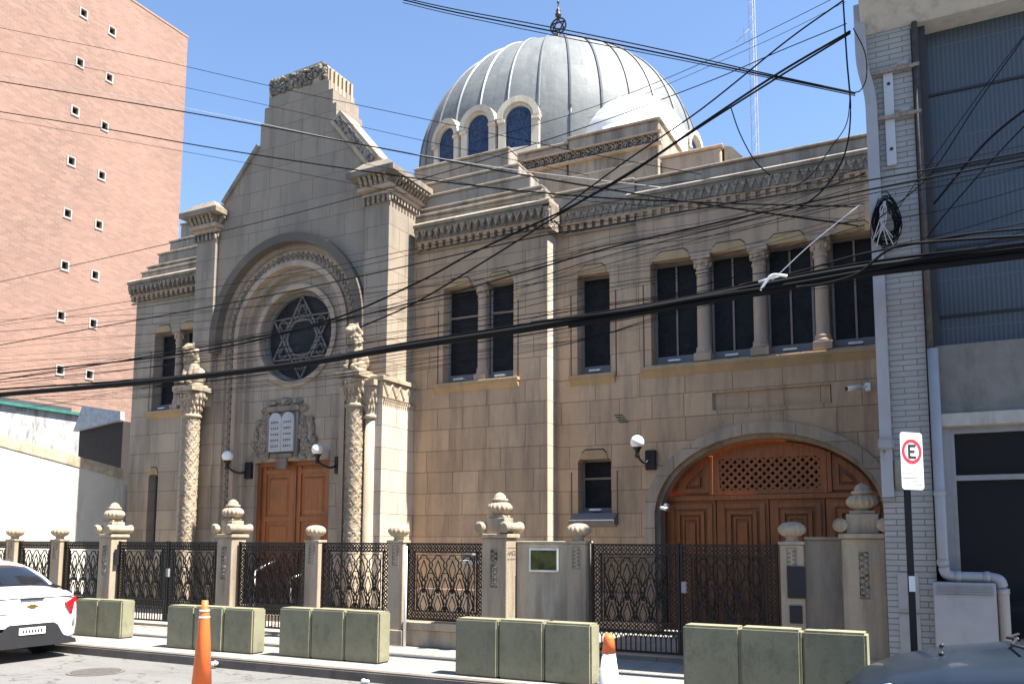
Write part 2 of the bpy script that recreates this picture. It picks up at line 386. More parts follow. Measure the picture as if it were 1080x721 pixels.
GX = CX+.05
gable = [(XT0, 0.001), (CX-RO, .001)]+arch_pts(CX, ZC, RO, RO, 36)+[(CX+RO, .001), (XT1, .001), (XT1, 8.95), (GX+2.15, 9.2),
    (GX+1.14, 10.42), (GX+1.14, 10.98), (GX+1.04, 10.98), (GX+1.04, 11.32), (GX+.92, 11.32), (GX+.92, 11.55), (GX-.78, 11.55), (GX-.78, 11.32), (GX-.9, 11.32), (GX-.9, 10.98), (GX-1.0, 10.98), (GX-1.0, 10.42), (GX-2.0, 9.3), (XT0, 9.0)]
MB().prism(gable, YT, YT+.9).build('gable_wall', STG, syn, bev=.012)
MB().box(XT0+.02, XT1-.02, YT+.92, 20, .002, 8.9).build('tower_block', STC, syn)
# archivolt bands
uband(MB(), CX, ZC, RO-.12, RO+.07, ZC-.3, YT-.16, YT+.1, 40).build('arch_label', STX, syn, bev=.01)
uband(MB(), CX, ZC, RO-.22, RO-.001, .05, YT+.05, YT+.3, 40).build('outer_moulding', STG, syn, bev=.015)
uband(MB(), CX, ZC, RO-.48, RO-.222, .05, YT+.13, YT+.35, 40).build('carved_moulding', STS, syn, bev=.01)
# pierced ornament on the carved band
mb = MB(); rb = RO-.35
def ornament(px_, pz_, ang):
    for da, dr in ((0, .05), (0, -.05), (.06, 0), (-.06, 0)):
        x = px_+dr*math.cos(ang)-da*math.sin(ang); z = pz_+dr*math.sin(ang)+da*math.cos(ang)
        mb.ball((x, YT+.13, z), .036, .03, .036, 8, 6)
L_arc = [(pi*i/38) for i in range(39)]
for a in L_arc: ornament(CX+rb*math.cos(a), ZC+rb*math.sin(a), a)
z = ZC-.17
while z > .6:
    ornament(CX-rb, z, 0); ornament(CX+rb, z, 0); z -= .17
mb.build('pierced_ornament', STD, syn)
holes = MB()
for i in range(38):
    a = pi*(i+.5)/38; holes.box(-.025, .025, 0, .01, -.05, .05); 
    for k in range(8):
        v = holes.v[-8+k]; x, zz = v[0], v[2]; holes.v[-8+k] = (CX+(rb+x)*math.cos(a)-zz*math.sin(a), YT+.123+v[1], ZC+(rb+x)*math.sin(a)+zz*math.cos(a))
z = ZC-.085
while z > .6:
    for sx in (-1, 1): holes.box(CX+sx*rb-.05, CX+sx*rb+.05, YT+.123, YT+.133, z-.022, z+.022)
    z -= .17
holes.build('hole_shade', plain('hole shade tone', (.05, .045, .04), .95), syn)  # flat dark pieces, the shade inside drilled holes put into colour
uband(MB(), CX, ZC, RO-.60, RO-.482, .05, YT+.05, YT+.40, 40).build('roll_moulding', STS, syn, bev=.04)
uband(MB(), CX, ZC, RO-.72, RO-.602, .05, YT+.2, YT+.42, 40).build('inner_moulding', STG, syn, bev=.02)
# tympanum with rose hole
YI = YT+.33
DX0, DX1, DZ = CX-1.08, CX+1.0, 3.33
RX, RZ, RR = CX-.03, 6.08, 1.02
rose = [(RX+RR*math.cos(2*pi*i/48), RZ+RR*math.sin(2*pi*i/48)) for i in range(48)]
ri = RO-.722
MB().prism([(CX-ri, .05), (DX0, .05), (DX0, DZ), (DX1, DZ), (DX1, .05), (CX+ri, .05)]+arch_pts(CX, ZC, ri, ri, 32, 0, pi), YI, YI+.3, [rose]).build('portal_wall', STG, syn)
# rings round the rose
def ring(mb, cx, cz, r0, r1, y0, y1, n=56):
    return mb.prism([(cx+r1*math.cos(2*pi*i/n), cz+r1*math.sin(2*pi*i/n)) for i in range(n)], y0, y1, [[(cx+r0*math.cos(2*pi*i/n), cz+r0*math.sin(2*pi*i/n)) for i in range(n)]])
rw = ring(MB(), RX, RZ, RR+.001, RR+.12, YI-.05, YI+.02).build('rose_surround', STS, syn, bev=.02)
ro = MB().lathe([(0, YI+.22), (RR+.02, YI+.22), (RR+.02, YI+.25), (0, YI+.25)], RX, RZ, 48, False, 'y').build('rose_window', GLR, syn)
tr = MB()
for k in (0, 1):
    P3 = [(RX+.93*math.cos(pi/2+k*pi+2*pi*i/3), RZ+.93*math.sin(pi/2+k*pi+2*pi*i/3)) for i in range(4)]
    tr.bars(P3, .032, YI+.17, YI+.22)
    P3 = [(RX+.75*math.cos(pi/2+k*pi+2*pi*i/3), RZ+.75*math.sin(pi/2+k*pi+2*pi*i/3)) for i in range(4)]
    tr.bars(P3, .015, YI+.18, YI+.22)
ring(tr, RX, RZ, .93, 1.01, YI+.14, YI+.22)
ring(tr, RX, RZ, .40, .43, YI+.185, YI+.22)
for i in range(6):
    a = 2*pi*i/6+pi/6; c0 = (RX+.62*math.cos(a), RZ+.62*math.sin(a)); ring(tr, c0[0], c0[1], .11, .125, YI+.185, YI+.22, 20)
tr.build('star_tracery', LEADC, ro)
# main door
MB().box(DX0-.0, DX1, YI-.03, YI+.05, DZ+.0, DZ+.18).build('door_lintel', STS, syn, bev=.02)
def door_leaf(x0, x1, z0, z1, y, rows, parent, name='door_leaf', mat=None):
    mat = mat or WOOD
    fr = .11; m = MB().box(x0, x1, y+.03, y+.06, z0, z1)
    m.box(x0, x0+fr, y, y+.03, z0, z1); m.box(x1-fr, x1, y, y+.03, z0, z1)
    for q in sorted(set([v for r in rows for v in r])): m.box(x0+fr, x1-fr, y, y+.03, q-fr/2, q+fr/2)
    for (a, b) in rows:
        xa, xb, za, zb = x0+fr+.06, x1-fr-.06, a+fr/2+.06, b-fr/2-.06
        if zb > za+.1 and xb > xa+.05:
            vs = [(xa, y+.031, za), (xb, y+.031, za), (xb, y+.031, zb), (xa, y+.031, zb), (xa+.06, y-.0, za+.06), (xb-.06, y-.0, za+.06), (xb-.06, y-.0, zb-.06), (xa+.06, y-.0, zb-.06)]
            m.add(vs, [(4,5,6,7),(0,1,5,4),(1,2,6,5),(2,3,7,6),(3,0,4,7)])
    return m.build(name, mat, parent, bev=.006)
dm = (DX0+DX1)/2
dr = MB().box(DX0, DX0+.09, YI+.1, YI+.3, .05, DZ).box(DX1-.09, DX1, YI+.1, YI+.3, .05, DZ).box(DX0+.09, DX1-.09, YI+.1, YI+.3, DZ-.09, DZ).build('entrance_door', WOODD, syn)
for a, b in ((DX0+.09, dm-.03), (dm+.03, DX1-.09)):
    lf = door_leaf(a, b, .05, DZ-.09, YI+.16, [(.15, 1.0), (1.0, 2.1), (2.1, 3.12)], dr)
MB().box(dm-.03, dm+.03, YI+.13, YI+.2, .05, DZ-.09).build('meeting_stile', WOODD, dr)
# tablets relief
tb = MB(); TX, TZ, TY = at(300, 456, YI)[0], at(300, 456, YI)[2], YI
tp = empty('relief', (TX, TY, TZ)); tp.parent = syn; tp.location = (TX-CX, TY-14.4, TZ)
for sx in (-1, 1): tb.prism([(TX+sx*.005, TZ-.42)]+[(TX+sx*.175-sx*.17*math.cos(t), TZ+.28+.15*math.sin(t)) for t in [pi*i/12 for i in range(13)]]+[(TX+sx*.345, TZ-.42)], TY-.11, TY-.02)
tb.build('tablets', plain('light carved marble', (.42, .41, .40), .7), tp, bev=.012)
tl = MB()
for sx in (-1, 1):
    for r_ in range(5):
        z = TZ+.22-.13*r_
        for j in range(4): tl.box(TX+sx*.175-.11+.058*j, TX+sx*.175-.11+.058*j+.03+.012*random.random(), TY-.114, TY-.109, z-.03+.01*random.random(), z+.02)
tl.build('inscription', plain('incised lettering', (.16, .15, .15), .9), tp)
tf = MB().box(TX-.44, TX-.37, TY-.08, TY+.0, TZ-.55, TZ+.42).box(TX+.37, TX+.44, TY-.08, TY, TZ-.55, TZ+.42).box(TX-.46, TX+.46, TY-.09, TY, TZ+.46, TZ+.58).box(TX-.3, TX+.3, TY-.1, TY, TZ-.55, TZ-.46).box(TX-.14, TX+.14, TY-.08, TY, TZ-.8, TZ-.55)
tf.build('frame', STD, tp, bev=.015)
rl = MB()
for sx in (-1, 1):   # flanking rampant lions and foliage
    for (dx, dz, a, b_) in ((.62, .0, .13, .22), (.60, .25, .10, .11), (.52, .12, .10, .05), (.5, -.12, .12, .05), (.68, -.28, .13, .14), (.85, -.32, .14, .07), (.92, .0, .07, .2), (.84, .25, .11, .08), (.6, .5, .16, .09), (.42, .66, .16, .07), (.95, -.5, .16, .1), (.65, -.55, .2, .08), (1.02, -.2, .06, .1)):
        rl.ball((TX+sx*dx*.86, TY, TZ+dz), a, .08, b_, 12, 8)
rl.ball((TX, TY, TZ+.68), .2, .08, .1)
o_ = rl.build('supporters', CARV, tp); r = o_.modifiers.new('r', 'REMESH'); r.mode = 'VOXEL'; r.voxel_size = .02; r.use_smooth_shade = True

# gable crest, raking bands, caps
cr = MB().prism([(GX-.80, 11.552), (GX-.80, 11.8), (GX-.62, 11.98), (GX+.7, 12.04), (GX+.88, 11.86), (GX+.88, 11.552)], YT+.02, YT+.88).build('crest', STL, syn)
cb = MB()
for i in range(130): cb.ball((GX+.04-.78+1.56*random.random(), YT+.02, 11.60+.34*random.random()), .05+.04*random.random(), .06, .04+.03*random.random(), 7, 5)
cb.build('crest_carving', CARVD, cr)
fl = MB()
for i in range(6): fl.box(GX+.885, GX+.93, YT+.05+.14*i, YT+.12+.14*i, 11.35, 11.84)
for i in range(6): fl.box(GX+.925, GX+.96, YT+.05+.14*i, YT+.12+.14*i, 11.12, 11.32)
fl.build('fluting', STL, cr)
for sx in (1, -1):
    x0, z0, x1, z1 = GX+sx*1.16, 10.62, GX+sx*2.2, 9.38
    if sx < 0: x0, z0, x1, z1 = GX-1.02, 10.46, GX-2.05, 9.3
    dx, dz = x1-x0, z1-z0; l = math.hypot(dx, dz); nx, nz = -dz/l*sx*sx, dx/l
    if nz < 0: nx, nz = -nx, -nz
    q = lambda a, b: (x0+dx*a+nx*b, z0+dz*a+nz*b)
    if sx > 0:
        MB().prism([q(0, -.16), q(1, -.16), q(1, .18), q(0, .18)], YT-.06, YT+.5).build('raking_band', STL, syn, bev=.012)
        MB().prism([q(.05, -.07), q(.97, -.07), q(.97, .1), q(.05, .1)], YT-.085, YT-.061).build('raking_carving', CARVD, syn)
    else:
        MB().prism([q(0, -.04), q(1, -.04), q(1, .05), q(0, .05)], YT-.06, YT+.9).build('raking_band', STD, syn)
def cap(x0, x1, side):
    # corner pilaster, corbelled cap running back along its side
    MB().box(x0, x1, YT-.10, YT+.05, 4.9 if side > 0 else 4.9, 8.62).build('pilaster', STG, syn, bev=.01)
    e = .12
    c = MB().box(x0-e*.5, x1+e*.5, YT-.16, YW+.45, 8.62, 8.72).box(x0-e, x1+e, YT-.24, YW+.5, 8.72, 8.80)
    ck = c.build('corner_cap', STS, syn, bev=.01)
    m = MB(); n = 6
    for i in range(n): 
        xx = x0-e*.6+(x1-x0+e*1.2)*(i+.5)/n; m.prism([(YT-.24, 8.80), (YT-.34, 8.98), (YT-.2, 8.98), (YT-.2, 8.80)], xx-.035, xx+.035, ax='x'); m.box(xx-.03, xx+.03, YT-.17, YT-.1, 8.45, 8.6)
    n = 13
    for i in range(n):
        yy = YT-.15+(YW+.6-YT)*(i+.5)/n
        for sx, xx in ((1, x1), (-1, x0)):
            m.prism([(xx+sx*e, 8.80), (xx+sx*(e+.13), 8.98), (xx+sx*.05, 8.98), (xx+sx*.05, 8.80)], yy-.03, yy+.03)
            m.ball((xx+sx*(e+.1), yy, 8.93), .045, .035, .05, 8, 6)
            m.box(xx+(0 if sx > 0 else -.07), xx+(.07 if sx > 0 else 0), yy-.022, yy+.022, 8.5, 8.6)
    m.build('leaf_corbels', CARV, ck)
    t = MB().box(x0-.05, x1+.05, YT-.22, YW+.48, 8.80, 8.98).box(x0-e-.16, x1+e+.16, YT-.40, YW+.56, 8.985, 9.10)
    a, b = x0-e-.14, x1+e+.14
    t.add([(a, YT-.38, 9.10), (b, YT-.38, 9.10), (b, YW+.5, 9.10), (a, YW+.5, 9.10), (x0, YT-.2, 9.32), (x1, YT-.2, 9.32), (x1, YW+.3, 9.32), (x0, YW+.3, 9.32)], [(0,1,5,4),(1,2,6,5),(2,3,7,6),(3,0,4,7),(4,5,6,7)])
    t.build('cap_slab', STD, ck)
cap(XT1-.60, XT1+.002, 1); cap(XT0-.002, XT0+.60, -1)
# lower corner piers
for sx in (1, -1):
    xe = XT1+.06 if sx > 0 else XT0-.06
    x0, x1 = sorted((xe, xe-sx*.26))
    MB().box(x0, x1, YT-.28, YW+.02, 0, 4.42).build('corner_pier', STC, syn, bev=.01)
    b = MB().box(x0-.02, x1+.02, YT-.30, YW+.04, 4.42, 4.75).box(x0-.07, x1+.07, YT-.36, YW+.06, 4.75, 4.84).build('pier_capital', STL, syn, bev=.01)
    zz = MB(); n = 4; yy0, yy1 = YT-.28, YW+.0
    X = (x1+.02 if sx > 0 else x0-.02)
    for i in range(n):
        ya = yy0+(yy1-yy0)*i/n; yb = yy0+(yy1-yy0)*(i+.5)/n; yc = yy0+(yy1-yy0)*(i+1)/n
        for (p, q2) in (((ya, 4.70), (yb, 4.48)), ((yb, 4.48), (yc, 4.70))):
            zz.tube([(X, p[0], p[1]), (X, q2[0], q2[1])], .028, 6, False)
    for i in range(16): 
        y = yy0+(yy1-yy0)*(i+.5)/16; zz.box(X-.01, X+.03, y-.015, y+.015, 4.34, 4.40)
    zz.build('zigzag_carving', STL, b)
# carved and plain columns
def carved_column(cx, cy, r, z0, z1):
    m = MB(); n, k = 40, 150; vs = []
    for j in range(k+1):
        z = z0+(z1-z0)*j/k
        for i in range(n):
            a = 2*pi*i/n; u = a/(2*pi)*5; v = (z-z0)/.27
            f1 = abs(((u+v) % 1)-.5)*2; f2 = abs(((u-v) % 1)-.5)*2
            rd = max(0, 1-min(1-f1, 1-f2)*4.5); cu = ((u+v) % 1, (u-v) % 1); dd = max(abs(cu[0]-.5), abs(cu[1]-.5)); bud = .7 if .12 < dd < .22 else 0
            rr = r+.042*max(rd, bud); vs.append((cx+rr*math.cos(a), cy+rr*math.sin(a), z))
    m.add(vs, [(j*n+i, j*n+(i+1) % n, (j+1)*n+(i+1) % n, (j+1)*n+i) for j in range(k) for i in range(n)], True)
    return m
def capital(cx, cy, r, z0, z1, par, lion=True):
    h = z1-z0
    m = MB().lathe([(r*1.0, z0), (r*1.25, z0+.02), (r*1.25, z0+.06), (r*1.0, z0+.09), (r*1.1, z0+h*.35), (r*1.5, z0+h*.6), (r*1.75, z0+h*.8), (r*1.6, z0+h*.85)], cx, cy, 24)
    m.box(cx-r*1.8, cx+r*1.8, cy-r*1.8, cy+r*1.8, z0+h*.85, z1)
    for i in range(16):
        a = 2*pi*i/16
        for q, rr in ((.3, 1.15), (.48, 1.38), (.68, 1.68)):
            m.ball((cx+r*rr*math.cos(a+q), cy+r*rr*math.sin(a+q), z0+h*q), r*.18, r*.18, h*.09, 7, 5)
    return m.build('capital', STL, par, bev=.008)
for X_, zt in ((CX+2.2, 4.22), (CX-2.28, 4.30)):
    c = carved_column(X_, 13.2, .155, .3, zt).build('carved_column', STL, syn)
    MB().box(X_-.24, X_+.24, 12.96, 13.55, .002, .22).lathe([(.22, .22), (.22, .26), (.17, .3)], X_, 13.2).build('column_base', STL, c, bev=.01)
    capital(X_, 13.2, .17, zt, zt+.68, c)
    MB().box(X_-.16, X_+.14, 13.3, YT+.04, zt+.3, zt+.64).build('corbel', STL, c)
    # seated lion
    l = MB(); b = zt+.68
    l.box(X_-.2, X_+.2, 12.98, 13.5, b, b+.07)
    l.ball((X_, 13.32, b+.27), .15, .22, .22); l.ball((X_, 13.18, b+.42), .14, .14, .26); l.ball((X_, 13.12, b+.72), .16, .15, .18)
    l.ball((X_, 13.05, b+.85), .12, .13, .13); l.ball((X_, 12.93, b+.82), .07, .08, .06); l.ball((X_-.09, 13.08, b+.95), .035, .03, .045, 8, 6); l.ball((X_+.09, 13.08, b+.95), .035, .03, .045, 8, 6)
    for s_ in (-.09, .09):
        l.tube([(X_+s_, 13.08, b+.5), (X_+s_, 13.02, b+.3), (X_+s_, 13.0, b+.1)], .05, 8); l.ball((X_+s_, 12.97, b+.1), .055, .08, .04, 10, 8); l.ball((X_+s_*1.4, 13.2, b+.14), .07, .16, .09, 10, 8)
    for i in range(26): a = random.random()*2*pi; l.ball((X_+.15*math.cos(a), 13.12+.13*math.sin(a), b+.55+.33*random.random()), .04, .04, .055, 7, 5)
    lo = l.build('lion_statue', STL, c); r = lo.modifiers.new('r', 'REMESH'); r.mode = 'VOXEL'; r.voxel_size = .016
c = MB().lathe([(.15, .3), (.125, .4), (.115, 4.0)], CX+2.47, 13.34, 24).build('plain_column', STL, syn); capital(CX+2.47, 13.34, .12, 4.0, 4.75, c)
c = MB().lathe([(.15, .3), (.125, .4), (.115, 4.0)], CX-2.56, 13.42, 24).build('plain_column', STL, syn); capital(CX-2.56, 13.42, .12, 4.0, 4.75, c)

# ---- wings: walls with openings
def P2(x, y, Y): p = at(x, y, Y); return p[0], p[2]
def hole(x0, x1, z0, z1, c=.06): return [(x0, z0), (x1, z0), (x1, z1-c), (x1-c*.8, z1), (x0+c*.8, z1), (x0, z1-c)]
ZB, ZTt = 4.80, 6.80
mw = [(P2(467.5, 350, YW)[0], P2(499.8, 350, YW)[0]), (P2(512, 350, YW)[0], P2(541.6, 350, YW)[0])]
lw = [(2*CX-b, 2*CX-a) for a, b in mw]
holes_m = [hole(mw[0][0], mw[1][1], ZB, ZTt)]
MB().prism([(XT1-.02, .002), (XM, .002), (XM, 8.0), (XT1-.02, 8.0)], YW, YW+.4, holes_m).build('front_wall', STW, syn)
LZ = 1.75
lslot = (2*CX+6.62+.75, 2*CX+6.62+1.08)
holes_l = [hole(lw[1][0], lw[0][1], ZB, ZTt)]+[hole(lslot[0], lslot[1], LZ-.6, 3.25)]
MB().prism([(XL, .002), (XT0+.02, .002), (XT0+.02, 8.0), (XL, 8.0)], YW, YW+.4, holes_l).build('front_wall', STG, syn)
# right wing
XR = -.60
sw = (P2(608.8, 350, YR)[0], P2(643.3, 350, YR)[0])
rws = [(P2(687.5, 350, YR)[0], P2(734.5, 350, YR)[0])]
for a, b in ((747.5, 794), (807.5, 857)): rws.append((P2(a, 320, YR)[0], P2(b, 320, YR)[0]))
rws.append((rws[2][1]+.29, rws[2][1]+.29+.75))
AX, AZ, AA, AB = -2.72, 2.08, 1.93, 1.42
XS = P2(673, 350, YR)[0]
MB().prism([(XM-.35, .002), (XS, .002), (XS, 8.0), (XM-.35, 8.0)], YR, YR+.4, [hole(*sw, ZB+.02, ZTt), hole(*sw, 2.15, 3.2)]).build('front_wall', STW, syn)
MB().box(XM-.4, XM+.006, YW+.006, YR+.02, .002, 7.6).build('return_wall', STC, syn)  # set slightly proud so the sun-paled stone covers the lit side
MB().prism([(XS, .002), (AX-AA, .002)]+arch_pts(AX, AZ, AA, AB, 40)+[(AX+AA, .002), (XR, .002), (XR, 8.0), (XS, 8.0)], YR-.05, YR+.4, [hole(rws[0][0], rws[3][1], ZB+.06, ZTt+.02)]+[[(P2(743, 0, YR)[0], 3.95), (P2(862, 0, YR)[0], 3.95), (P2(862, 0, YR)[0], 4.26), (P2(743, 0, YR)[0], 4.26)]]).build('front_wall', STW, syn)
MB().box(-3.95, -1.6, YR-.0, YR+.05, 3.9, 4.3).build('recessed_panel', STW, syn)
# arch moulding
MB().prism([(AX-AA-.2, .05)]+arch_pts(AX, AZ, AA+.2, AB+.2, 44)+[(AX+AA+.2, .05), (AX+AA, .05)]+arch_pts(AX, AZ, AA, AB, 44, 0, pi)+[(AX-AA, .05)], YR-.08, YR-.051).build('arch_moulding', STG, syn, bev=.008)
MB().prism([(AX-AA-.001, .05)]+arch_pts(AX, AZ, AA+.001, AB+.001, 44)+[(AX+AA+.001, .05), (AX+AA-.07, .05)]+arch_pts(AX, AZ, AA-.07, AB-.07, 44, 0, pi)+[(AX-AA+.07, .05)], YR+.05, YR+.36).build('arch_reveal', STL, syn, bev=.01)
# windows
def window(x0, x1, z0, z1, Y, dep, mull=True, glass=GLD, transom=None, sill=True, unit=True):
    y = Y+dep; bt = .2 if z1-z0 > 1.5 else .12
    wn = MB().box(x0+.001, x0+.04, y-.03, y+.05, z0, z1).box(x1-.04, x1-.001, y-.03, y+.05, z0, z1).box(x0+.04, x1-.04, y-.03, y+.05, z1-.05, z1).box(x0+.04, x1-.04, y-.03, y+.05, z0, z0+bt).build('window', FRM, syn)
    MB().box(x0+.04, x1-.04, y+.0, y+.02, z0+bt, z1-.05).build('glass', glass, wn)
    if mull: MB().box((x0+x1)/2-.016, (x0+x1)/2+.016, y-.035, y-.001, z0+bt, z1-.05).build('mullion', MUL, wn)
    if transom: MB().box(x0+.04, x1-.04, y-.035, y-.001, transom-.02, transom+.02).build('transom', MUL, wn)
    if unit: MB().cbox((x0+x1)/2-.13, (x0+x1)/2+.11, y-.24, y-.12, z0+.06, z0+.10, .01).build('floodlight', plain('white floodlight', (.6, .6, .6), .4), wn)
    # sloping inner sill
    MB().add([(x0+.001, Y+.02, z0+.001), (x1-.001, Y+.02, z0+.001), (x1-.001, y, z0+.001), (x0+.001, y, z0+.001), (x0+.001, Y+.03, z0+.01), (x1-.001, Y+.03, z0+.01), (x1-.001, y-.031, z0+.07), (x0+.001, y-.031, z0+.07)], [(0,1,5,4),(1,2,6,5),(2,3,7,6),(3,0,4,7),(4,5,6,7),(3,2,1,0)]).build('sill', FRM, wn)
    return wn
for a, b in mw+lw: window(a, b, ZB, ZTt, YW, .26, False, transom=6.2)
window(*sw, ZB+.02, ZTt, YR, .3, False); window(*sw, 2.15, 3.2, YR, .28, False, transom=2.83)
window(*lslot, LZ-.6, 3.25, YW, .22, False, unit=False)
for a, b in rws: window(a, b, ZB+.06, ZTt+.02, YR-.05, .32, True)
# scalloped lintels and frame grooves
def head(x0, x1, z, Y):
    c = (x0+x1)/2; hw = (x1-x0)/2*.66
    pts = [(c-hw-.05, z-.02), (c-hw-.02, z+.09), (c-hw*.8, z+.15), (c+hw*.8, z+.15), (c+hw+.02, z+.09), (c+hw+.05, z-.02)]
    MB().prism(pts, Y-.02, Y-.001).build('scalloped_lintel', SILL, syn, bev=.008)
    MB().bars([(c-hw-.02, z+.1), (c-hw*.8, z+.165), (c+hw*.8, z+.165), (c+hw+.02, z+.1)], .025, Y-.004, Y-.002).build('lintel_groove', plain('dark groove', (.06, .05, .04), .9), syn)
for a, b in mw+lw: head(a, b, ZTt, YW)
head(*sw, ZTt, YR); head(*sw, 3.2, YR); head(*lslot, 3.25, YW)
for a, b in rws: head(a, b, ZTt+.02, YR-.05)
GRM = plain('rusty groove', (.12, .06, .035), .9)
for xa, xb, z0, z1, Y in ((mw[0][0]-.12, mw[1][1]+.1, ZB-.05, 6.35, YW), (lw[1][0]-.1, lw[0][1]+.12, ZB-.05, 6.35, YW), (sw[0]-.13, sw[1]+.12, ZB-.05, 6.4, YR), (sw[0]-.13, sw[1]+.12, 1.95, 2.95, YR), (rws[0][0]-.14, None, ZB-.05, 6.4, YR-.05)):
    MB().box(xa-.012, xa+.012, Y-.004, Y-.002, z0, z1).build('jamb_groove', GRM, syn)
    if xb: MB().box(xb-.012, xb+.012, Y-.004, Y-.002, z0, z1).build('jamb_groove', GRM, syn)
# outside sills
for xa, xb, z, Y in ((mw[0][0]-.18, mw[1][1]+.14, ZB, YW), (lw[1][0]-.14, lw[0][1]+.14, ZB, YW), (sw[0]-.16, sw[1]+.12, ZB, YR), (rws[0][0]-.2, XR, ZB+.02, YR-.05)):
    MB().box(xa, xb, Y-.10, Y+.1, z-.07, z-.0).prism([(Y-.10, z-.07), (Y-.001, z-.2), (Y-.001, z-.07)], xa+.02, xb-.02, ax='x').build('window_sill', SILL, syn, bev=.012)
MB().prism([(YR-.18, 1.98), (YR-.18, 2.02), (YR-.0, 2.15), (YR-.0, 1.9)], sw[0]-.12, sw[1]+.1, ax='x').build('window_sill', FRM, syn)
# window columns
def wcol(x, Y, z0, z1, r, mat=STS):
    y = Y+.12
    m = MB().box(x-r*1.35, x+r*1.35, y-r*1.35, y+.2, z0-.001, z0+.14)
    m.lathe([(r*1.3, z0+.14), (r*1.35, z0+.17), (r*1.15, z0+.21), (r*1.25, z0+.24), (r*1.0, z0+.29), (r, z0+.6), (r*.92, z1-.35), (r*1.12, z1-.33), (r*1.12, z1-.30), (r*.95, z1-.28), (r*1.1, z1-.2), (r*1.5, z1-.08)], x, y, 20)
    m.box(x-r*1.5, x+r*1.5, y-r*1.5, y+.2, z1-.08, z1+.02); m.box(x-r*.9, x+r*.9, y, Y+.4, z0, z1)
    for i in range(8):
        a = 2*pi*i/8; m.ball((x+r*1.2*math.cos(a), y+r*1.2*math.sin(a), z1-.16), r*.3, r*.3, .06, 7, 5)
    m.build('window_column', mat, syn, bev=.006)
wcol((mw[0][1]+mw[1][0])/2, YW, ZB, ZTt, .095); wcol((lw[0][0]+lw[1][1])/2, YW, ZB, ZTt, .095)
for i in range(3): wcol((rws[i][1]+rws[i+1][0])/2, YR-.05, ZB+.06, ZTt+.02, .115)
# cornice
def cornice(x0, x1, Y, ends=(0, 0), zt=8.17, P=.22):
    a, b = x0-ends[0], x1+ends[1]
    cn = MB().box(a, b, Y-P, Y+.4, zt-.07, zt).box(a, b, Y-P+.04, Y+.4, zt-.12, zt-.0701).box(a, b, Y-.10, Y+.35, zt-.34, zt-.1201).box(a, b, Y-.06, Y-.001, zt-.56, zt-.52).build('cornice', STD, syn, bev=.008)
    MB().prism([(Y-P+.005, zt+.0005), (Y-P+.05, zt+.045), (Y+.3, zt+.045), (Y+.3, zt+.0005)], a+.01, b-.01, ax='x').build('weathering', STL, cn)
    m = MB(); n = int((b-a)/.15)
    for i in range(n):
        x = a+(b-a)*(i+.5)/n
        m.prism([(x-.07, zt-.13), (x, zt-.32), (x+.07, zt-.13)], Y-P+.02, Y-.101); m.ball((x, Y-.12, zt-.3), .03, .03, .03, 6, 5)
    m.build('carved_frieze', CARV, cn)
    m = MB(); n = int((b-a)/.17)
    for i in range(n):
        x = a+(b-a)*(i+.5)/n; m.box(x-.045, x+.045, Y-.1, Y-.001, zt-.49, zt-.36)
    m.box(a, b, Y-.11, Y-.001, zt-.37, zt-.3401); m.build('dentils', STW, cn)
cornice(XT1+.1, XM, YW, (0, .14)); cornice(XL, XT0-.1, YW, (.14, 0)); cornice(XM+.15, XR, YR, (0, 0), P=.15)
MB().box(XM-.01, XM+.12, YW-.18, YR-.15, 7.65, 8.15).build('cornice_return', CARV, syn)
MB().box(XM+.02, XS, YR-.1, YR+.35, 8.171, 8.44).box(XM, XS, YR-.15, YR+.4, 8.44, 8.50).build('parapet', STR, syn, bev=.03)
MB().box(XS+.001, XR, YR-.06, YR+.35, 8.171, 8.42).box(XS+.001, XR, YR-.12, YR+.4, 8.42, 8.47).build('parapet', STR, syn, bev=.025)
# stepped parapets each side of the tower
YP = YW+.05
for k, (x, y) in enumerate([(576, 201), (572, 196), (560, 184), (547.6, 173), (537, 156)]):
    X, Z = P2(x, y, YP+.08*k)
    zb = 8.17
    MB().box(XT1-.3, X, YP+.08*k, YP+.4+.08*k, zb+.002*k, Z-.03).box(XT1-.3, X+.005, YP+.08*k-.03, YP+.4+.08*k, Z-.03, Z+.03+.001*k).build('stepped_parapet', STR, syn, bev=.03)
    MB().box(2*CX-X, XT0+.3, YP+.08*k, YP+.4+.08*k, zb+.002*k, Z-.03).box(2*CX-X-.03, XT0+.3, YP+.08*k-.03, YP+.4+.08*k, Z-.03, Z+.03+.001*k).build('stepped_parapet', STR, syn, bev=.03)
# main body, roofs
MB().box(XL+.01, XM-.36, YW+.41, 38, .002, 8.12).box(XM-.359, XR, YR+.8, 30, .002, 8.1).build('side_walls', STC, syn)
MB().box(-17.6, -7.4, 20.2, 37, 8.121, 11.6).build('hall_block', STR, syn)
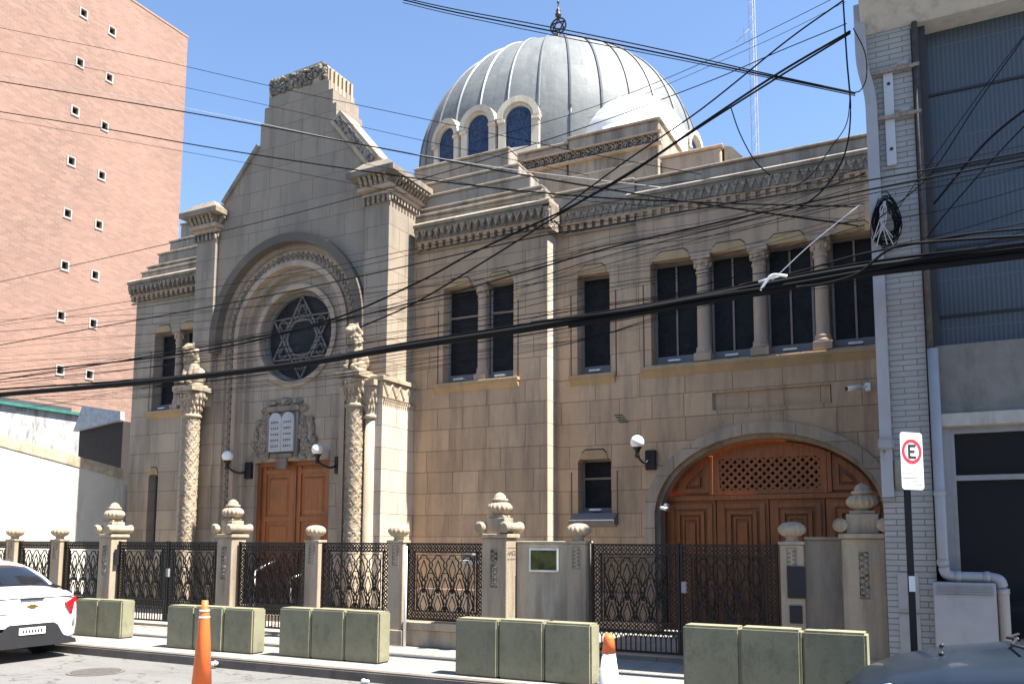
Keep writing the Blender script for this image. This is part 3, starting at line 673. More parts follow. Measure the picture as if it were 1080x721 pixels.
# attic blocks behind the right wing
def blk(name, p0, p1, Y, zb, dep, mat, capt=True):
    (xa, za), (xb, zb2) = P2(*p0, Y), P2(*p1, Y); z = (za+zb2)/2
    m = MB().box(xa, xb, Y, Y+dep, zb, z-.06)
    if capt: m.box(xa-.03, xb+.05, Y-.06, Y+dep+.05, z-.06, z)
    m.build(name, mat, syn, bev=.04); return xa, xb, z
a1 = blk('attic_wall', (545.5, 162), (598, 150), 17.02, 8.11, 4.0, STR)
a2 = blk('attic_wall', (599, 146), (694.6, 123), 17.0, 8.11, 2.8, STR)
m = MB(); xa, xb, z = a2; zf = P2(640, 158, 17)[1]; xa = a1[0]
for i in range(46):
    x = xa+(xb-xa)*(i+.5)/46; t = i % 3
    if t == 0: m.bars([(x-.03, zf-.09), (x-.03, zf+.09), (x+.04, zf-.09), (x+.04, zf+.09)], .025, 16.93, 17.0)
    elif t == 1: m.lathe([(.035, 16.93), (.065, 16.93), (.065, 16.99), (.035, 16.99), (.035, 16.93)], x, zf, 12, False, 'y')
    else: m.bars([(x-.04, zf+.08), (x+.04, zf+.08), (x, zf), (x+.04, zf-.08), (x-.03, zf-.08)], .025, 16.93, 17.0)
m.build('frieze_ornament', CARV, syn)
MB().box(xa, xb+.08, 16.9, 17.0, zf-.16, zf-.11).box(xa, xb+.08, 16.9, 17.0, zf+.11, zf+.15).build('string_course', STS, syn)
X0, Z0 = P2(580, 195, 16.4); X1, Z1 = P2(694, 166, 16.4)
MB().box(X0, X1, 16.4, 16.99, 8.11, (P2(640, 178, 16.4)[1])).build('lower_attic', STL, syn, bev=.01)
a3 = blk('attic_wall', (697, 165.5), (760, 152), 16.6, 8.11, 1.2, STS)
MB().prism([(a3[1]+.05, 8.11), (a3[1]+.75, 8.11), (a3[1]+.45, a3[2]-.35), (a3[1]+.2, a3[2]-.05), (a3[1]+.05, a3[2])], 16.7, 17.5).build('scroll_end', STL, syn, bev=.02)
# corner half dome
cc = at(669, 158, 21.0)
MB().lathe([(1.42, 8.1), (1.42, cc[2])]+[(1.40*math.cos(t), cc[2]+1.40*math.sin(t)) for t in [pi/2*i/14 for i in range(15)]], cc[0], 21.0, 40).build('corner_cupola', plain('white lime render', (.72, .72, .70), .8, 0, .05), syn)
# main dome
DCX, DCY, DCZ, DR, DB = -12.64, 28.6, 15.35, 5.33, 4.98
dome = MB().lathe([(DR, 10.5), (DR, DCZ)]+[(DR*math.cos(t), DCZ+DB*math.sin(t)) for t in [pi/2*i/36 for i in range(37)]], DCX, DCY, 96).build('dome', DOME, syn)
rb_ = MB()
for i in range(32):
    a = 2*pi*(i+.5)/32
    rb_.tube([(DCX+(DR+.015)*math.cos(a), DCY+(DR+.015)*math.sin(a), 12)]+[(DCX+(DR+.015)*math.cos(t)*math.cos(a), DCY+(DR+.015)*math.cos(t)*math.sin(a), DCZ+(DB+.015)*math.sin(t)) for t in [pi/2*.985*k/26 for k in range(27)]], .045, 5, False)
rb_.build('standing_seam', RIB, dome)
ZT = DCZ+DB
bz = plain('dark bronze', (.07, .05, .045), .45, .6); fn = MB().lathe([(.28, ZT-.03), (.18, ZT+.03), (.06, ZT+.12), (.05, ZT+.25)], DCX, DCY, 16)
fzc = at(592, 27, 28.6)[2]
fn.lathe([(.30, ZT+.0), (.12, ZT+.3), (.07, ZT+.6), (.06, fzc-.32)], DCX, DCY, 16)
fn.lathe([(.30, DCY-.03), (.35, DCY-.03), (.35, DCY+.03), (.30, DCY+.03), (.30, DCY-.03)], DCX, fzc, 24, False, 'y')
for k in (0, 1): fn.bars([(DCX+.3*math.cos(pi/2+k*pi+2*pi*i/3), fzc+.3*math.sin(pi/2+k*pi+2*pi*i/3)) for i in range(4)], .05, DCY-.02, DCY+.02)
fn.lathe([(.04, fzc+.34), (.12, fzc+.42), (.12, fzc+.52), (.05, fzc+.56), (.10, fzc+.64), (.05, fzc+.72), (.025, fzc+.76), (.025, fzc+.95), (.06, fzc+1.0), (.025, fzc+1.06), (.015, fzc+1.8)], DCX, DCY, 14)
fn.build('finial', bz, dome)
# dormer windows
STP = stone('dormer stone', (.50, .46, .39), joints=False, stain=.25)
zg0, zg1 = at(554, 158, 23.4)[2], at(554, 113, 23.4)[2]
def dormer(th):
    a = R_(th); ux, uy = math.cos(a), math.sin(a); nx, ny = math.sin(a), -math.cos(a)
    ox, oy = DCX+nx*DR*1.02, DCY+ny*DR*1.02
    gw, pw = .43, .68; zs = zg1-gw
    def T(mb):   # local x along face, y outward negative -> world
        mb.v = [(ox+v[0]*ux-v[1]*nx, oy+v[0]*uy-v[1]*ny, v[2]) for v in mb.v]; return mb
    h = [(-gw, zg0+.0)]+[(-gw*math.cos(t), zs+gw*math.sin(t)) for t in [pi*i/16 for i in range(17)]]+[(gw, zg0)]
    o = [(-pw, zg0-1.4)]+[(-pw*math.cos(t), zs+pw*math.sin(t)) for t in [pi*i/16 for i in range(17)]]+[(pw, zg0-1.4)]
    d = T(MB().prism(o, -.05, 3.0, [h])).build('dormer', STP, syn, bev=.015)
    T(MB().prism([(-gw-.01, zg0)]+[(-(gw+.01)*math.cos(t), zs+(gw+.01)*math.sin(t)) for t in [pi*i/16 for i in range(17)]]+[(gw+.01, zg0)], .03, .06)).build('glass', GLB, d)
    r = MB(); q = []; arc = [pi*i/16 for i in range(17)]
    r.prism([(-(pw+.04)*math.cos(t), zs+(pw+.04)*math.sin(t)) for t in arc]+[(-(pw-.16)*math.cos(t), zs+(pw-.16)*math.sin(t)) for t in reversed(arc)], -.14, .9)
    T(r).build('hood', STP, d, bev=.01)
    for q in (('impost', gw+.02, pw+.03, zs-.12, zs-.02), ('impost', -pw-.03, -gw-.02, zs-.12, zs-.02), ('sill', -pw, pw, zg0-.2, zg0)): T(MB().box(q[1], q[2], -.14, .1, q[3], q[4])).build(q[0], STP, d, bev=.01)
for th in (10.2, -5.2, -20.6, 68, 84, 100): dormer(th)

# ---- garage door
gd_y = YR+.42
gd = MB().prism([(AX-AA-.0, .05)]+arch_pts(AX, AZ, AA+.0, AB+.0, 40)+[(AX+AA+.0, .05)], gd_y+.06, gd_y+.10).build('garage_door', WOODD, syn)
MB().box(AX-AA, AX+AA, gd_y-.05, gd_y+.059, 2.38, 2.47).build('transom', WOOD, gd, bev=.01)
def clipz(x, pad=.1):
    t = 1-((x-AX)/(AA-pad))**2; return AZ+(AB-pad)*math.sqrt(max(t, 0))
fx = [AX-1.87, AX-1.0, AX-.0, AX+1.0, AX+1.87]
lx0, lx1 = P2(752, 500, gd_y)[0], P2(866, 500, gd_y)[0]
lx0, lx1 = AX-1.0, AX+1.0
# leaves below the transom
for i in range(4):
    a, b = AX-1.86+.93*i, AX-1.86+.93*(i+1)
    a2_, b2_ = a+.01, b-.01
    z1 = 2.38
    m = MB().box(a2_, b2_, gd_y+.0, gd_y+.055, .05, z1)
    def frame(x0, x1, z0, z1, y0, y1, w): m.box(x0, x0+w, y0, y1, z0, z1); m.box(x1-w, x1, y0, y1, z0, z1); m.box(x0+w, x1-w, y0, y1, z0, z0+w); m.box(x0+w, x1-w, y0, y1, z1-w, z1)
    frame(a2_+.06, b2_-.06, .12, z1-.06, gd_y-.03, gd_y-.001, .09); frame(a2_+.2, b2_-.2, .3, z1-.2, gd_y-.055, gd_y-.001, .06); frame(a2_+.3, b2_-.3, .5, z1-.3, gd_y-.03, gd_y-.001, .04)
    m.box(a2_+.37, b2_-.37, gd_y-.05, gd_y-.001, .6, z1-.4); m.build('door_leaf', WOOD, gd, bev=.006)
# fanlight panels
m = MB()
for sx in (-1, 1):
    pts = [(AX+sx*1.06, 2.52), (AX+sx*1.06, clipz(AX+sx*1.06)-.02)]+[(AX+sx*x, clipz(AX+sx*x)-.02) for x in (1.2, 1.35, 1.5, 1.6)]+[(AX+sx*1.68, 2.52)]
    m.prism(pts, gd_y+.02, gd_y+.059, [[(AX+sx*1.16, 2.6), (AX+sx*1.16, clipz(AX+sx*1.16)-.14), (AX+sx*1.4, clipz(AX+sx*1.4)-.16), (AX+sx*1.5, 2.6)]])
    m.box(*sorted((AX+sx*.98, AX+sx*1.05)), gd_y-.01, gd_y+.059, 2.48, clipz(AX+sx*1.0))
    m.prism([(AX+sx*1.22, 2.66), (AX+sx*1.22, clipz(AX+sx*1.22)-.25), (AX+sx*1.4, 2.66)], gd_y+.0, gd_y+.059)
m.prism([(AX-.97, 2.48), (AX+.97, 2.48), (AX+.97, clipz(AX+.97)-.0)]+[(AX+x/10, clipz(AX+x/10)) for x in range(9, -10, -1)]+[(AX-.97, clipz(AX-.97))], gd_y+.0, gd_y+.058, [[(AX-.86, 2.56), (AX+.86, 2.56), (AX+.86, 3.12), (AX-.86, 3.12)]])
m.build('fanlight_panel', WOOD, gd, bev=.008)
m = MB().box(AX-.86, AX+.86, gd_y+.05, gd_y+.058, 2.56, 3.12); m.build('void_shade', plain('painted void shade', (.01, .008, .007), .9), gd)  # black sheet behind the lattice, painted in place of unlit depth
m = MB(); s = .145
for i in range(-8, 26):
    x = AX-.86+i*s
    m.bars([(x, 2.56), (x+.56, 3.12)], .045, gd_y+.01, gd_y+.03, clip=(AX-.86, AX+.86, 2.56, 3.12)); m.bars([(x, 3.12), (x+.56, 2.56)], .045, gd_y+.02, gd_y+.04, clip=(AX-.86, AX+.86, 2.56, 3.12))
m.build('fanlight_lattice', WOOD, gd)
# vent slots in the wall
m = MB(); v0 = at(648, 438, YR)
for i in range(4): m.box(v0[0]+.035*i, v0[0]+.17+.035*i, YR-.006, YR-.001, v0[2]-.045*i-.012, v0[2]-.045*i+.012)
m.build('vent_slots', plain('green vent', (.06, .07, .05), .8), syn)
# string courses and plinth
MB().box(XT1+.07, XM+.0, YW-.05, YW-.001, .002, .7).build('plinth', STS, syn, bev=.01)
MB().box(XM+.002, AX-AA-.2, YR-.06, YR-.001, .002, .7).build('plinth', STS, syn, bev=.01)

# ------------------------------------------------------------------ wall lamps
def wall_lamp(gx, gy, Y, label, dx=.12, box=True, dz=0):
    g = at(gx, gy, Y); x, z = g[0], g[2]; r = .125
    t = empty('wall_lamp', (x, Y, z), label, 'wall lamp', 'globe lamps on the facade')
    MB().ball((x, Y, z), r, n=24, m=16).build('globe', LAMPG, t)
    MB().lathe([(.04, z-.28), (.05, z-.24), (.035, z-.2), (.055, z-.13), (.085, z-.1), (.09, z-.085)], x, Y, 16).build('holder', IRON, t)
    MB().tube(catmull([(x, Y, z-.22), (x+dx*.4, Y+.06, z-.32), (x+dx*.8, Y+.2, z-.36), (x+dx, Y+.33, z-.28)]), .022, 8).build('arm', IRON, t)
    MB().cbox(x+dx-.05, x+dx+.14, Y+.28, Y+.42, z-.48, z-.12, .01).build('backplate', IRON, t)
wall_lamp(672, 466, YR-.42, 'white globe lamp on the right wing wall beside the arched garage door', .1)
wall_lamp(240, 481, YT-.02, 'white globe lamp left of the wooden entrance door', .28)
wall_lamp(335, 474, YT-.02, 'white globe lamp right of the wooden entrance door below the tablets', .26)

# ------------------------------------------------------------------ security cameras
def seccam(px, py, Y, label, s=1, dirx=-1):
    p = at(px, py, Y); t = empty('security_camera', p, label, 'security camera')
    MB().tube([(p[0], p[1], p[2]), (p[0]+dirx*.2*s, p[1]-.12*s, p[2]-.03)], .04*s, 12).build('housing', WHITE, t)
    MB().tube([(p[0]+dirx*.2*s, p[1]-.12*s, p[2]-.03), (p[0]+dirx*.215*s, p[1]-.13*s, p[2]-.032)], .034*s, 12).build('lens', IRON, t)
    MB().tube([(p[0], p[1], p[2]), (p[0]+.08*s, p[1]+.1*s, p[2]+.02)], .02*s, 8).cbox(p[0]+.05*s, p[0]+.14*s, p[1]+.08*s, p[1]+.2, p[2]-.05, p[2]+.08, .01).build('bracket', WHITE, t)
seccam(908, 408, YR-.3, 'white security camera high on the wall right of the garage arch', 1)
seccam(697, 535, YR-.15, 'small white security camera at the left jamb of the garage arch', .7, 1)

# ------------------------------------------------------------------ fence
FY = 11.2
def spill(X0, w_, dep, h, label=None, group=None): pass
def melon(m, cx, cy, z, r, h, n=14):
    vs = []; K = 12; NN = n*4
    for j in range(K+1):
        ph = -pi/2+pi*j/K
        for i in range(NN):
            a = 2*pi*i/NN; q = math.cos(ph)**.8 if 0 < j < K else .02
            rr = r*q*(1+.07*math.cos(a*n+ph*1.6)); vs.append((cx+rr*math.cos(a), cy+rr*math.sin(a), z+h/2*math.sin(ph)))
    m.add(vs, [(j*NN+i, j*NN+(i+1) % NN, (j+1)*NN+(i+1) % NN, (j+1)*NN+i) for j in range(K) for i in range(NN)], True)
def small_pillar(x, label):
    t = empty('fence_pillar', (x, FY+.09, 0), label, 'fence pillar', 'small fence pillars')
    MB().box(-.145+x, .145+x, FY, FY+.18, 0, 1.60).box(x-.17, x+.17, FY-.03, FY+.21, 0, .24).build('shaft', STL, t, bev=.012)
    MB().box(x-.16, x+.16, FY-.02, FY+.2, 1.60, 1.64).lathe([(.09, 1.64), (.07, 1.68), (.1, 1.70)], x, FY+.09, 20).build('cap', STL, t, bev=.006)
    m = MB(); melon(m, x, FY+.09, 1.79, .165, .2); m.build('finial', STL, t)
    p = MB(); 
    for i in range(10): p.ball((x-.03+.06*(i % 2), FY-.001, 1.28+.026*i), .022, .008, .016, 6, 5)
    for a, b, c, d in ((x-.06, x+.06, 1.55, 1.56), (x-.06, x+.06, 1.24, 1.25), (x-.06, x-.05, 1.25, 1.55), (x+.05, x+.06, 1.25, 1.55)): p.box(a, b, FY-.006, FY-.001, c, d)
    p.build('carved_panel', STD, t)
    return t
def big_pillar(x, w, label, group='large fence pillars'):
    t = empty('gate_pillar', (x, FY+.17, 0), label, 'gate pillar', group)
    h = w/2; y0, y1 = FY-.05, FY+.30
    MB().box(x-h, x+h, y0, y1, 0, 1.68).box(x-h-.03, x+h+.03, y0-.03, y1+.03, 0, .24).build('shaft', STL, t, bev=.015)
    m = MB().box(x-h-.03, x+h+.03, y0-.04, y1+.04, 1.68, 1.74).box(x-h*.75, x+h*.75, y0+.03, y1-.03, 1.74, 1.98).box(x-h*.6, x+h*.6, y0+.06, y1-.06, 1.98, 2.02)
    m.build('capital', STL, t, bev=.01)
    m = MB()
    for sx in (-1, 1):
        m.lathe([(.02, y0-.08), (.085, y0-.08), (.085, y0-.06), (.07, y0), (.07, y1), (.085, y1+.06), (.085, y1+.08), (.02, y1+.08)], x+sx*h*1.0, 1.84, 18, True, 'y')
        m.lathe([(.03, y0-.095), (.055, y0-.095), (.055, y0-.08), (.03, y0-.08)], x+sx*h*1.0, 1.84, 18, False, 'y')
    m.build('scroll', STL, t)
    m = MB(); melon(m, x, (y0+y1)/2, 2.13, .185, .2, 16); m.lathe([(.09, 2.0), (.1, 2.04)], x, (y0+y1)/2, 20)
    m.lathe([(.10, 2.21), (.13, 2.24), (.13, 2.26), (.09, 2.28), (.09, 2.31), (.05, 2.35), (.0, 2.37)], x, (y0+y1)/2, 24); m.build('finial', STL, t)
    p = MB(); z0, z1 = .95, 1.5; pw = .055
    for a, b, c, d in ((x-pw, x+pw, z1, z1+.014), (x-pw, x+pw, z0, z0+.014), (x-pw, x-pw+.012, z0, z1), (x+pw-.012, x+pw, z0, z1)): p.box(a, b, y0-.006, y0-.001, c, d)
    for i in range(15): p.ball((x+(.02 if i % 2 else -.02), y0-.001, z0+.04+.035*i), .026, .012, .02, 7, 5)
    p.build('carved_panel', CARVD, t)
    return t
small_pillar(-17.66, 'small stone pillar with melon finial, farthest left behind the white car')
small_pillar(-16.18, 'small stone pillar with melon finial between the two grilles above the white car')
big_pillar(-14.61, .36, 'tall stone gate pillar with scrolls beside the white car, left of the double gate')
big_pillar(-11.45, .36, 'tall stone gate pillar with scrolls left of the wooden entrance door')
small_pillar(-9.50, 'small stone pillar with melon finial right of the wooden entrance door')
small_pillar(-7.80, 'small stone pillar with melon finial in front of the tower corner columns')
gp = big_pillar(-5.99, .42, 'tall stone gate pillar with scrolls left of the notice case wall')
small_pillar(-4.69, 'small stone pillar with letter slot right of the notice case wall')
sp = small_pillar(-1.74, 'small shaded pillar carrying two dark plates before the garage door')
big_pillar(-.89, .5, 'broad shaded stone gate pillar beside the grey brick building')
txt = text('AMCE', .10, (0, 0, 0), (R_(90), 0, R_(90)), STD, 'lettering', gp)
txt.location = (.213, -.055, 1.455)
MB().box(-5.782, -5.776, FY-.02, FY+.26, 1.36, 1.38).box(-5.782, -5.776, FY-.02, FY+.26, 1.53, 1.54).build('plaque_border', STD, gp)
ent = MB().box(-1.80, -1.58, FY-.02, FY-.001, .93, 1.33); ent.build('letterbox_plate', MESH, sp)
MB().box(-1.78, -1.63, FY-.02, FY-.001, .62, .84).build('intercom_plate', MESH, sp)
o_ = MB().box(-14.40, -14.36, FY-.0, FY+.1, 1.15, 1.45); 
tag(o_.build('intercom', MESH), 'dark intercom box on the sunlit side of the leftmost gate pillar', 'intercom')
# low wall between pillar and garage pier, notice wall
t = empty('notice_wall', (-5.2, FY+.1, 0), 'smooth streaked stone wall panel between two pillars with a glazed notice case', 'stone wall')
MB().box(-5.775, -4.60, FY+.27, FY+.42, 0, 1.60).box(-5.775, -4.60, FY+.25, FY+.44, 1.6, 1.635).build('panel', stone('streaked polished stone', (.46, .42, .34), joints=False, stain=.75, sc=(.2, .17, .11)), t, bev=.008)
nc = MB(); a, b = -5.55, -5.08
for q in ((a, b, 1.50, 1.53), (a, b, 1.18, 1.21), (a, a+.025, 1.2105, 1.4995), (b-.025, b, 1.2105, 1.4995)): nc.box(q[0], q[1], FY+.235, FY+.268, q[2], q[3])
nc.build('notice_case', plain('white metal frame', (.75, .75, .73), .4), t)
m_, nt_, b_ = nodes('green reflecting glass'); pn = noise(nt_, pos(nt_), 4, 3); cc_ = mixc(nt_, ramp(nt_, pn, .4, .6), (.03, .042, .012), (.10, .11, .04)); L(nt_, cc_, b_.inputs['Base Color']); b_.inputs['Roughness'].default_value = .12
MB().box(a+.025, b-.025, FY+.25, FY+.266, 1.21, 1.50).build('glass', m_, t)
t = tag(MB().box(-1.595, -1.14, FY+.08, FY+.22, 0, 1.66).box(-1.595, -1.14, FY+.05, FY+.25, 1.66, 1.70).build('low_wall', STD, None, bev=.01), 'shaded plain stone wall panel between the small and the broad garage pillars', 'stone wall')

def grille(mb, x0, x1, z0, z1, y, d=.02, bord=.115):
    y0, y1 = y-d/2, y+d/2
    for a, b, c, e in ((x0, x1, z1-.025, z1), (x0, x1, z0, z0+.025), (x0, x0+.025, z0+.025, z1-.025), (x1-.025, x1, z0+.025, z1-.025)): mb.box(a, b, y0-.008, y1+.008, c, e)
    s = bord/2
    def lattice(c):
        w_, h_ = c[1]-c[0], c[3]-c[2]
        n = int((w_+h_)/s)+2
        for i in range(-int(h_/s)-1, n):
            x = c[0]+i*s; mb.bars([(x, c[2]), (x+h_, c[3])], .010, y0, y1, clip=c); mb.bars([(x, c[3]), (x+h_, c[2])], .010, y0, y1, clip=c)
        # knots
        nx, nz = int(w_/s), int(h_/s)
        for i in range(nx+1):
            for k in range(nz+1):
                if (i+k) % 2 == 0:
                    cx_, cz_ = c[0]+i*s, c[2]+k*s
                    if c[0] <= cx_ <= c[1] and c[2] <= cz_ <= c[3]: mb.bars([(cx_-.012, cz_), (cx_+.012, cz_)], .026, y0-.003, y1+.003)
    e = .025
    lattice((x0+e, x1-e, z1-e-bord, z1-e)); lattice((x0+e, x1-e, z0+e, z0+e+bord)); lattice((x0+e, x0+e+bord, z0+e+bord, z1-e-bord)); lattice((x1-e-bord, x1-e, z0+e+bord, z1-e-bord))
    a, b, c_, d_ = x0+e+bord, x1-e-bord, z0+e+bord, z1-e-bord
    for q in ((a, b, d_-.014, d_), (a, b, c_, c_+.014), (a, a+.014, c_+.014, d_-.014), (b-.014, b, c_+.014, d_-.014)): mb.box(q[0], q[1], y0-.004, y1+.004, q[2], q[3])
    a += .045; b -= .045; d_ -= .04
    for q in ((a, b, d_-.008, d_), (a, a+.008, c_, d_-.008), (b-.008, b, c_, d_-.008)): mb.box(q[0], q[1], y0, y1, q[2], q[3])
    clip = (a, b, c_, d_); n = max(2, round((b-a)/.25)); cw = (b-a)/n; rp = .27
    half = [(0, -.36), (.03, -.30), (.05, -.22), (.075, -.16), (.06, -.12), (.09, -.07), (.115, -.02), (.095, .03), (.11, .08), (.085, .12), (.06, .13), (.05, .17), (.02, .185), (0, .18)]
    k = cw/.25
    rows = int((d_-c_)/rp)+2
    for r in range(rows):
        zc = d_-.2-rp*r; off = (r % 2)*.5
        for i in range(-1, n+1):
            xc = a+(i+.5+off)*cw
            L1 = [(xc+px_*k, zc+pz_) for px_, pz_ in half]; L2 = [(xc-px_*k, zc+pz_) for px_, pz_ in half]
            mb.bars(L1, .012, y0, y1, clip); mb.bars(L2, .012, y0, y1, clip)
            mb.bars([(xc, zc-.21), (xc+.058*k, zc-.04), (xc, zc+.11), (xc-.058*k, zc-.04), (xc, zc-.21)], .008, y0, y1, clip)
            if c_ < zc-.40 or 1:
                for dx_, dz_ in ((0, -.335), (.03, -.36), (-.03, -.36), (0, -.385)):
                    if a < xc+dx_ < b and c_ < zc+dz_ < d_: mb.bars([(xc+dx_-.012, zc+dz_), (xc+dx_+.012, zc+dz_)], .03, y0-.004, y1+.004)
    return mb
def panel(x0, x1, label):
    t = empty('fence_panel', ((x0+x1)/2, FY+.09, 0), label, 'fence panel', 'wrought iron fence panels')
    grille(MB(), x0, x1, .40, 1.60, FY+.10).build('grille', IRON, t)
    MB().box(x0, x1, FY+.02, FY+.18, 0, .26).box(x0, x1, FY-.02, FY+.2, .26, .38).build('plinth', STL, t, bev=.012)
panel(-19.6, -17.82, 'black ornate iron fence panel, outermost on the left beyond the first pillar')
panel(-17.5, -16.34, 'black ornate iron fence panel behind the white car roof')
panel(-16.02, -14.81, 'black ornate iron fence panel between the white car and the leftmost tall pillar')
panel(-9.34, -7.96, 'black ornate iron fence panel right of the entrance gate, before the tower')
panel(-7.64, -6.22, 'black ornate iron fence panel with a small light case behind it')
def gate(x0, x1, zb, label, nleaf=2, sheet=False, hand=True):
    t = empty('gate', ((x0+x1)/2, FY+.1, 0), label, 'gate', 'wrought iron gates')
    w_ = (x1-x0)/nleaf
    for i in range(nleaf):
        a, b = x0+w_*i+.006, x0+w_*(i+1)-.006; y = FY+.10
        lf = MB(); grille(lf, a, b, zb+.27, 1.60, y)
        lf.box(a, a+.035, y-.02, y+.02, zb, 1.61).box(b-.035, b, y-.02, y+.02, zb, 1.61).box(a, b, y-.015, y+.015, zb, zb+.03)
        n = int(w_/.075)
        for k in range(n):
            x = a+.04+(w_-.08)*(k+.5)/n; lf.bars([(x, zb+.03), (x, zb+.2), (x+.035, zb+.265)], .014, y-.008, y+.008); lf.bars([(x, zb+.2), (x-.035, zb+.265)], .012, y-.008, y+.008)
        l = lf.build('gate_leaf', IRON, t)
        if sheet: MB().box(a+.15, b-.15, y+.02, y+.024, zb+.42, 1.45).build('backing_mesh', MESHT, l)
    if hand: MB().box((x0+x1)/2+.03, (x0+x1)/2+.09, FY+.04, FY+.1, .95, 1.1).build('lock', GREYP, t)
# perforated sheet: real holes drawn by transparency of a fine mesh
def meshmat():
    m, nt, b = nodes('fine wire mesh'); u = uvz(nt); mp = N(nt, 'ShaderNodeMapping'); mp.inputs['Scale'].default_value = (60, 60, 1); L(nt, u, mp.inputs[0])
    b.inputs['Base Color'].default_value = (.015, .015, .017, 1); b.inputs['Alpha'].default_value = .4
    return m
MESHT = meshmat()
gate(-14.40, -11.66, .12, 'black ornate iron double gate left of the wooden entrance door', 2)
gate(-11.24, -9.68, .12, 'dark meshed iron gate directly in front of the wooden entrance door', 1, True, False)
gate(-4.5, -1.92, .12, 'dark meshed iron double gate in front of the arched garage door', 2, True)
# fence details: handrail and steps, light case
t = empty('handrail', (-10.9, 12.9, 0), 'steel handrail rising beside the entrance steps behind the gate', 'handrail')
MB().tube([(-11.9, 12.4, 1.05), (-11.9, 13.3, 1.35)], .022, 8).tube([(-10.75, 12.1, .95), (-10.75, 12.5, 1.0), (-10.75, 13.3, 1.35)], .022, 8).build('rail', plain('bright steel', (.7, .7, .7), .25, .8), t)
MB().tube([(-11.9, 12.4, .05), (-11.9, 12.4, 1.05)], .018, 8).tube([(-10.75, 12.12, .05), (-10.75, 12.12, .95)], .018, 8).build('post', plain('bright steel post', (.6, .6, .6), .3, .8), t)
st = MB()
for i in range(3): st.box(CX-1.3, CX+1.3, 12.9+.3*i, 13.92, .05+.12*i+.001, .05+.12*(i+1))
st.build('steps', STL, syn, bev=.01)
p = at(494, 590, FY+.3)
t = empty('floodlight', p, 'small white floodlight case behind the fence panel left of the tall pillar', 'floodlight')
MB().cbox(p[0]-.12, p[0]+.12, FY+.22, FY+.4, p[2]-.06, p[2]+.0, .01).build('lens', plain('white lens', (.8, .8, .78), .3), t)
MB().cbox(p[0]-.11, p[0]+.11, FY+.24, FY+.38, p[2]+.001, p[2]+.1, .02).tube([(p[0], FY+.3, p[2]+.05), (p[0], FY+.3, .3)], .02, 8).build('housing', GREYP, t)
# planter pipe in front of fence
t = tag(MB().tube([(at(427, 655, FY-.1)[0], FY-.1, 1.55), (at(427, 655, FY-.1)[0], FY-.1, 0.0)], .022, 10).build('conduit_pipe', WHITE), 'thin white vertical conduit on the pillar between two fence panels', 'pipe')

# ------------------------------------------------------------------ concrete blocks
def conc():
    m, nt, b = nodes('green grey painted concrete'); p = pos(nt)
    n = noise(nt, p, 3, 7, .65); c = mixc(nt, ramp(nt, n, .3, .7), (.19, .184, .118), (.245, .238, .155))
    n2 = noise(nt, pos(nt, (1, 1, 5)), 3, 6, .7); c = mixc(nt, ramp(nt, n2, .55, .8, 0, .22), c, (.26, .26, .19))
    n3 = noise(nt, p, 45, 3); c = mixc(nt, ramp(nt, n3, .6, .7, 0, .5), c, (.08, .08, .06))
    n4 = noise(nt, pos(nt, (2.2, 2.2, 1.2)), 2.6, 9, .75); c = mixc(nt, ramp(nt, n4, .5, .62, 0, .45), c, (.105, .10, .07))
    n5 = noise(nt, pos(nt, (1, 1, 1)), 9, 9, .8); c = mixc(nt, ramp(nt, n5, .64, .69, 0, .8), c, (.34, .33, .27))
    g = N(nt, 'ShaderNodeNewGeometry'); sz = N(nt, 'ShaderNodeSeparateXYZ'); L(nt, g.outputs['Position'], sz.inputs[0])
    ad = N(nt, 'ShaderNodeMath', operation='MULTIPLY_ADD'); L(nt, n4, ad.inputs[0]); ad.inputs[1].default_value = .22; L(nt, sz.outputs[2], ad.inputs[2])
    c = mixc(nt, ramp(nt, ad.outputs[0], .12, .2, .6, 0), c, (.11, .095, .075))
    L(nt, c, b.inputs['Base Color']); b.inputs['Roughness'].default_value = .8; bump(nt, b, n5, .006, .5); return m
CON = conc()
def block(x, y, w_, label, h=.68):
    o = bproto.copy(); C.objects.link(o); o.location = (x+w_/2, y, 0); o.scale = (w_/.59, 1, h/.68); o.rotation_euler = (0, 0, R_(random.uniform(-.9, .9))); o.location.y += random.uniform(-.012, .012); return tag(o, label, 'concrete block', 'grey-green concrete barrier blocks')
bproto = MB().cbox(-.292, .292, 0, .27, .001, .68, .022).build('concrete_block', CON)
rows = [('nearest the white car', -13.4, 9.70, .59, 2, .62), ('behind the orange cone', -10.66, 9.28, .577, 3, .64), ('before the iron panel right of the entrance', -8.50, 9.35, .58, 3, .68),
        ('in front of the notice case wall', -5.42, 9.08, .597, 3, .69), ('in front of the garage gate', -2.53, 8.93, .605, 3, .755)]
first = True
for nm, x0, y, w_, n, h in rows:
    for i in range(n):
        pl = ['left block', 'middle block', 'right end block'][i] if n == 3 else ['left block', 'right end block'][i]
        lab = '%s of the grey-green barrier row %s' % (pl, nm)
        if first: bproto.location = (x0+w_*i+w_/2, y, 0); bproto.scale = (1, 1, h/.68); tag(bproto, lab, 'concrete block', 'grey-green concrete barrier blocks'); first = False
        else: block(x0+w_*i, y+.012*i*(i-1), w_, lab, h+(.006 if i == 1 else 0))

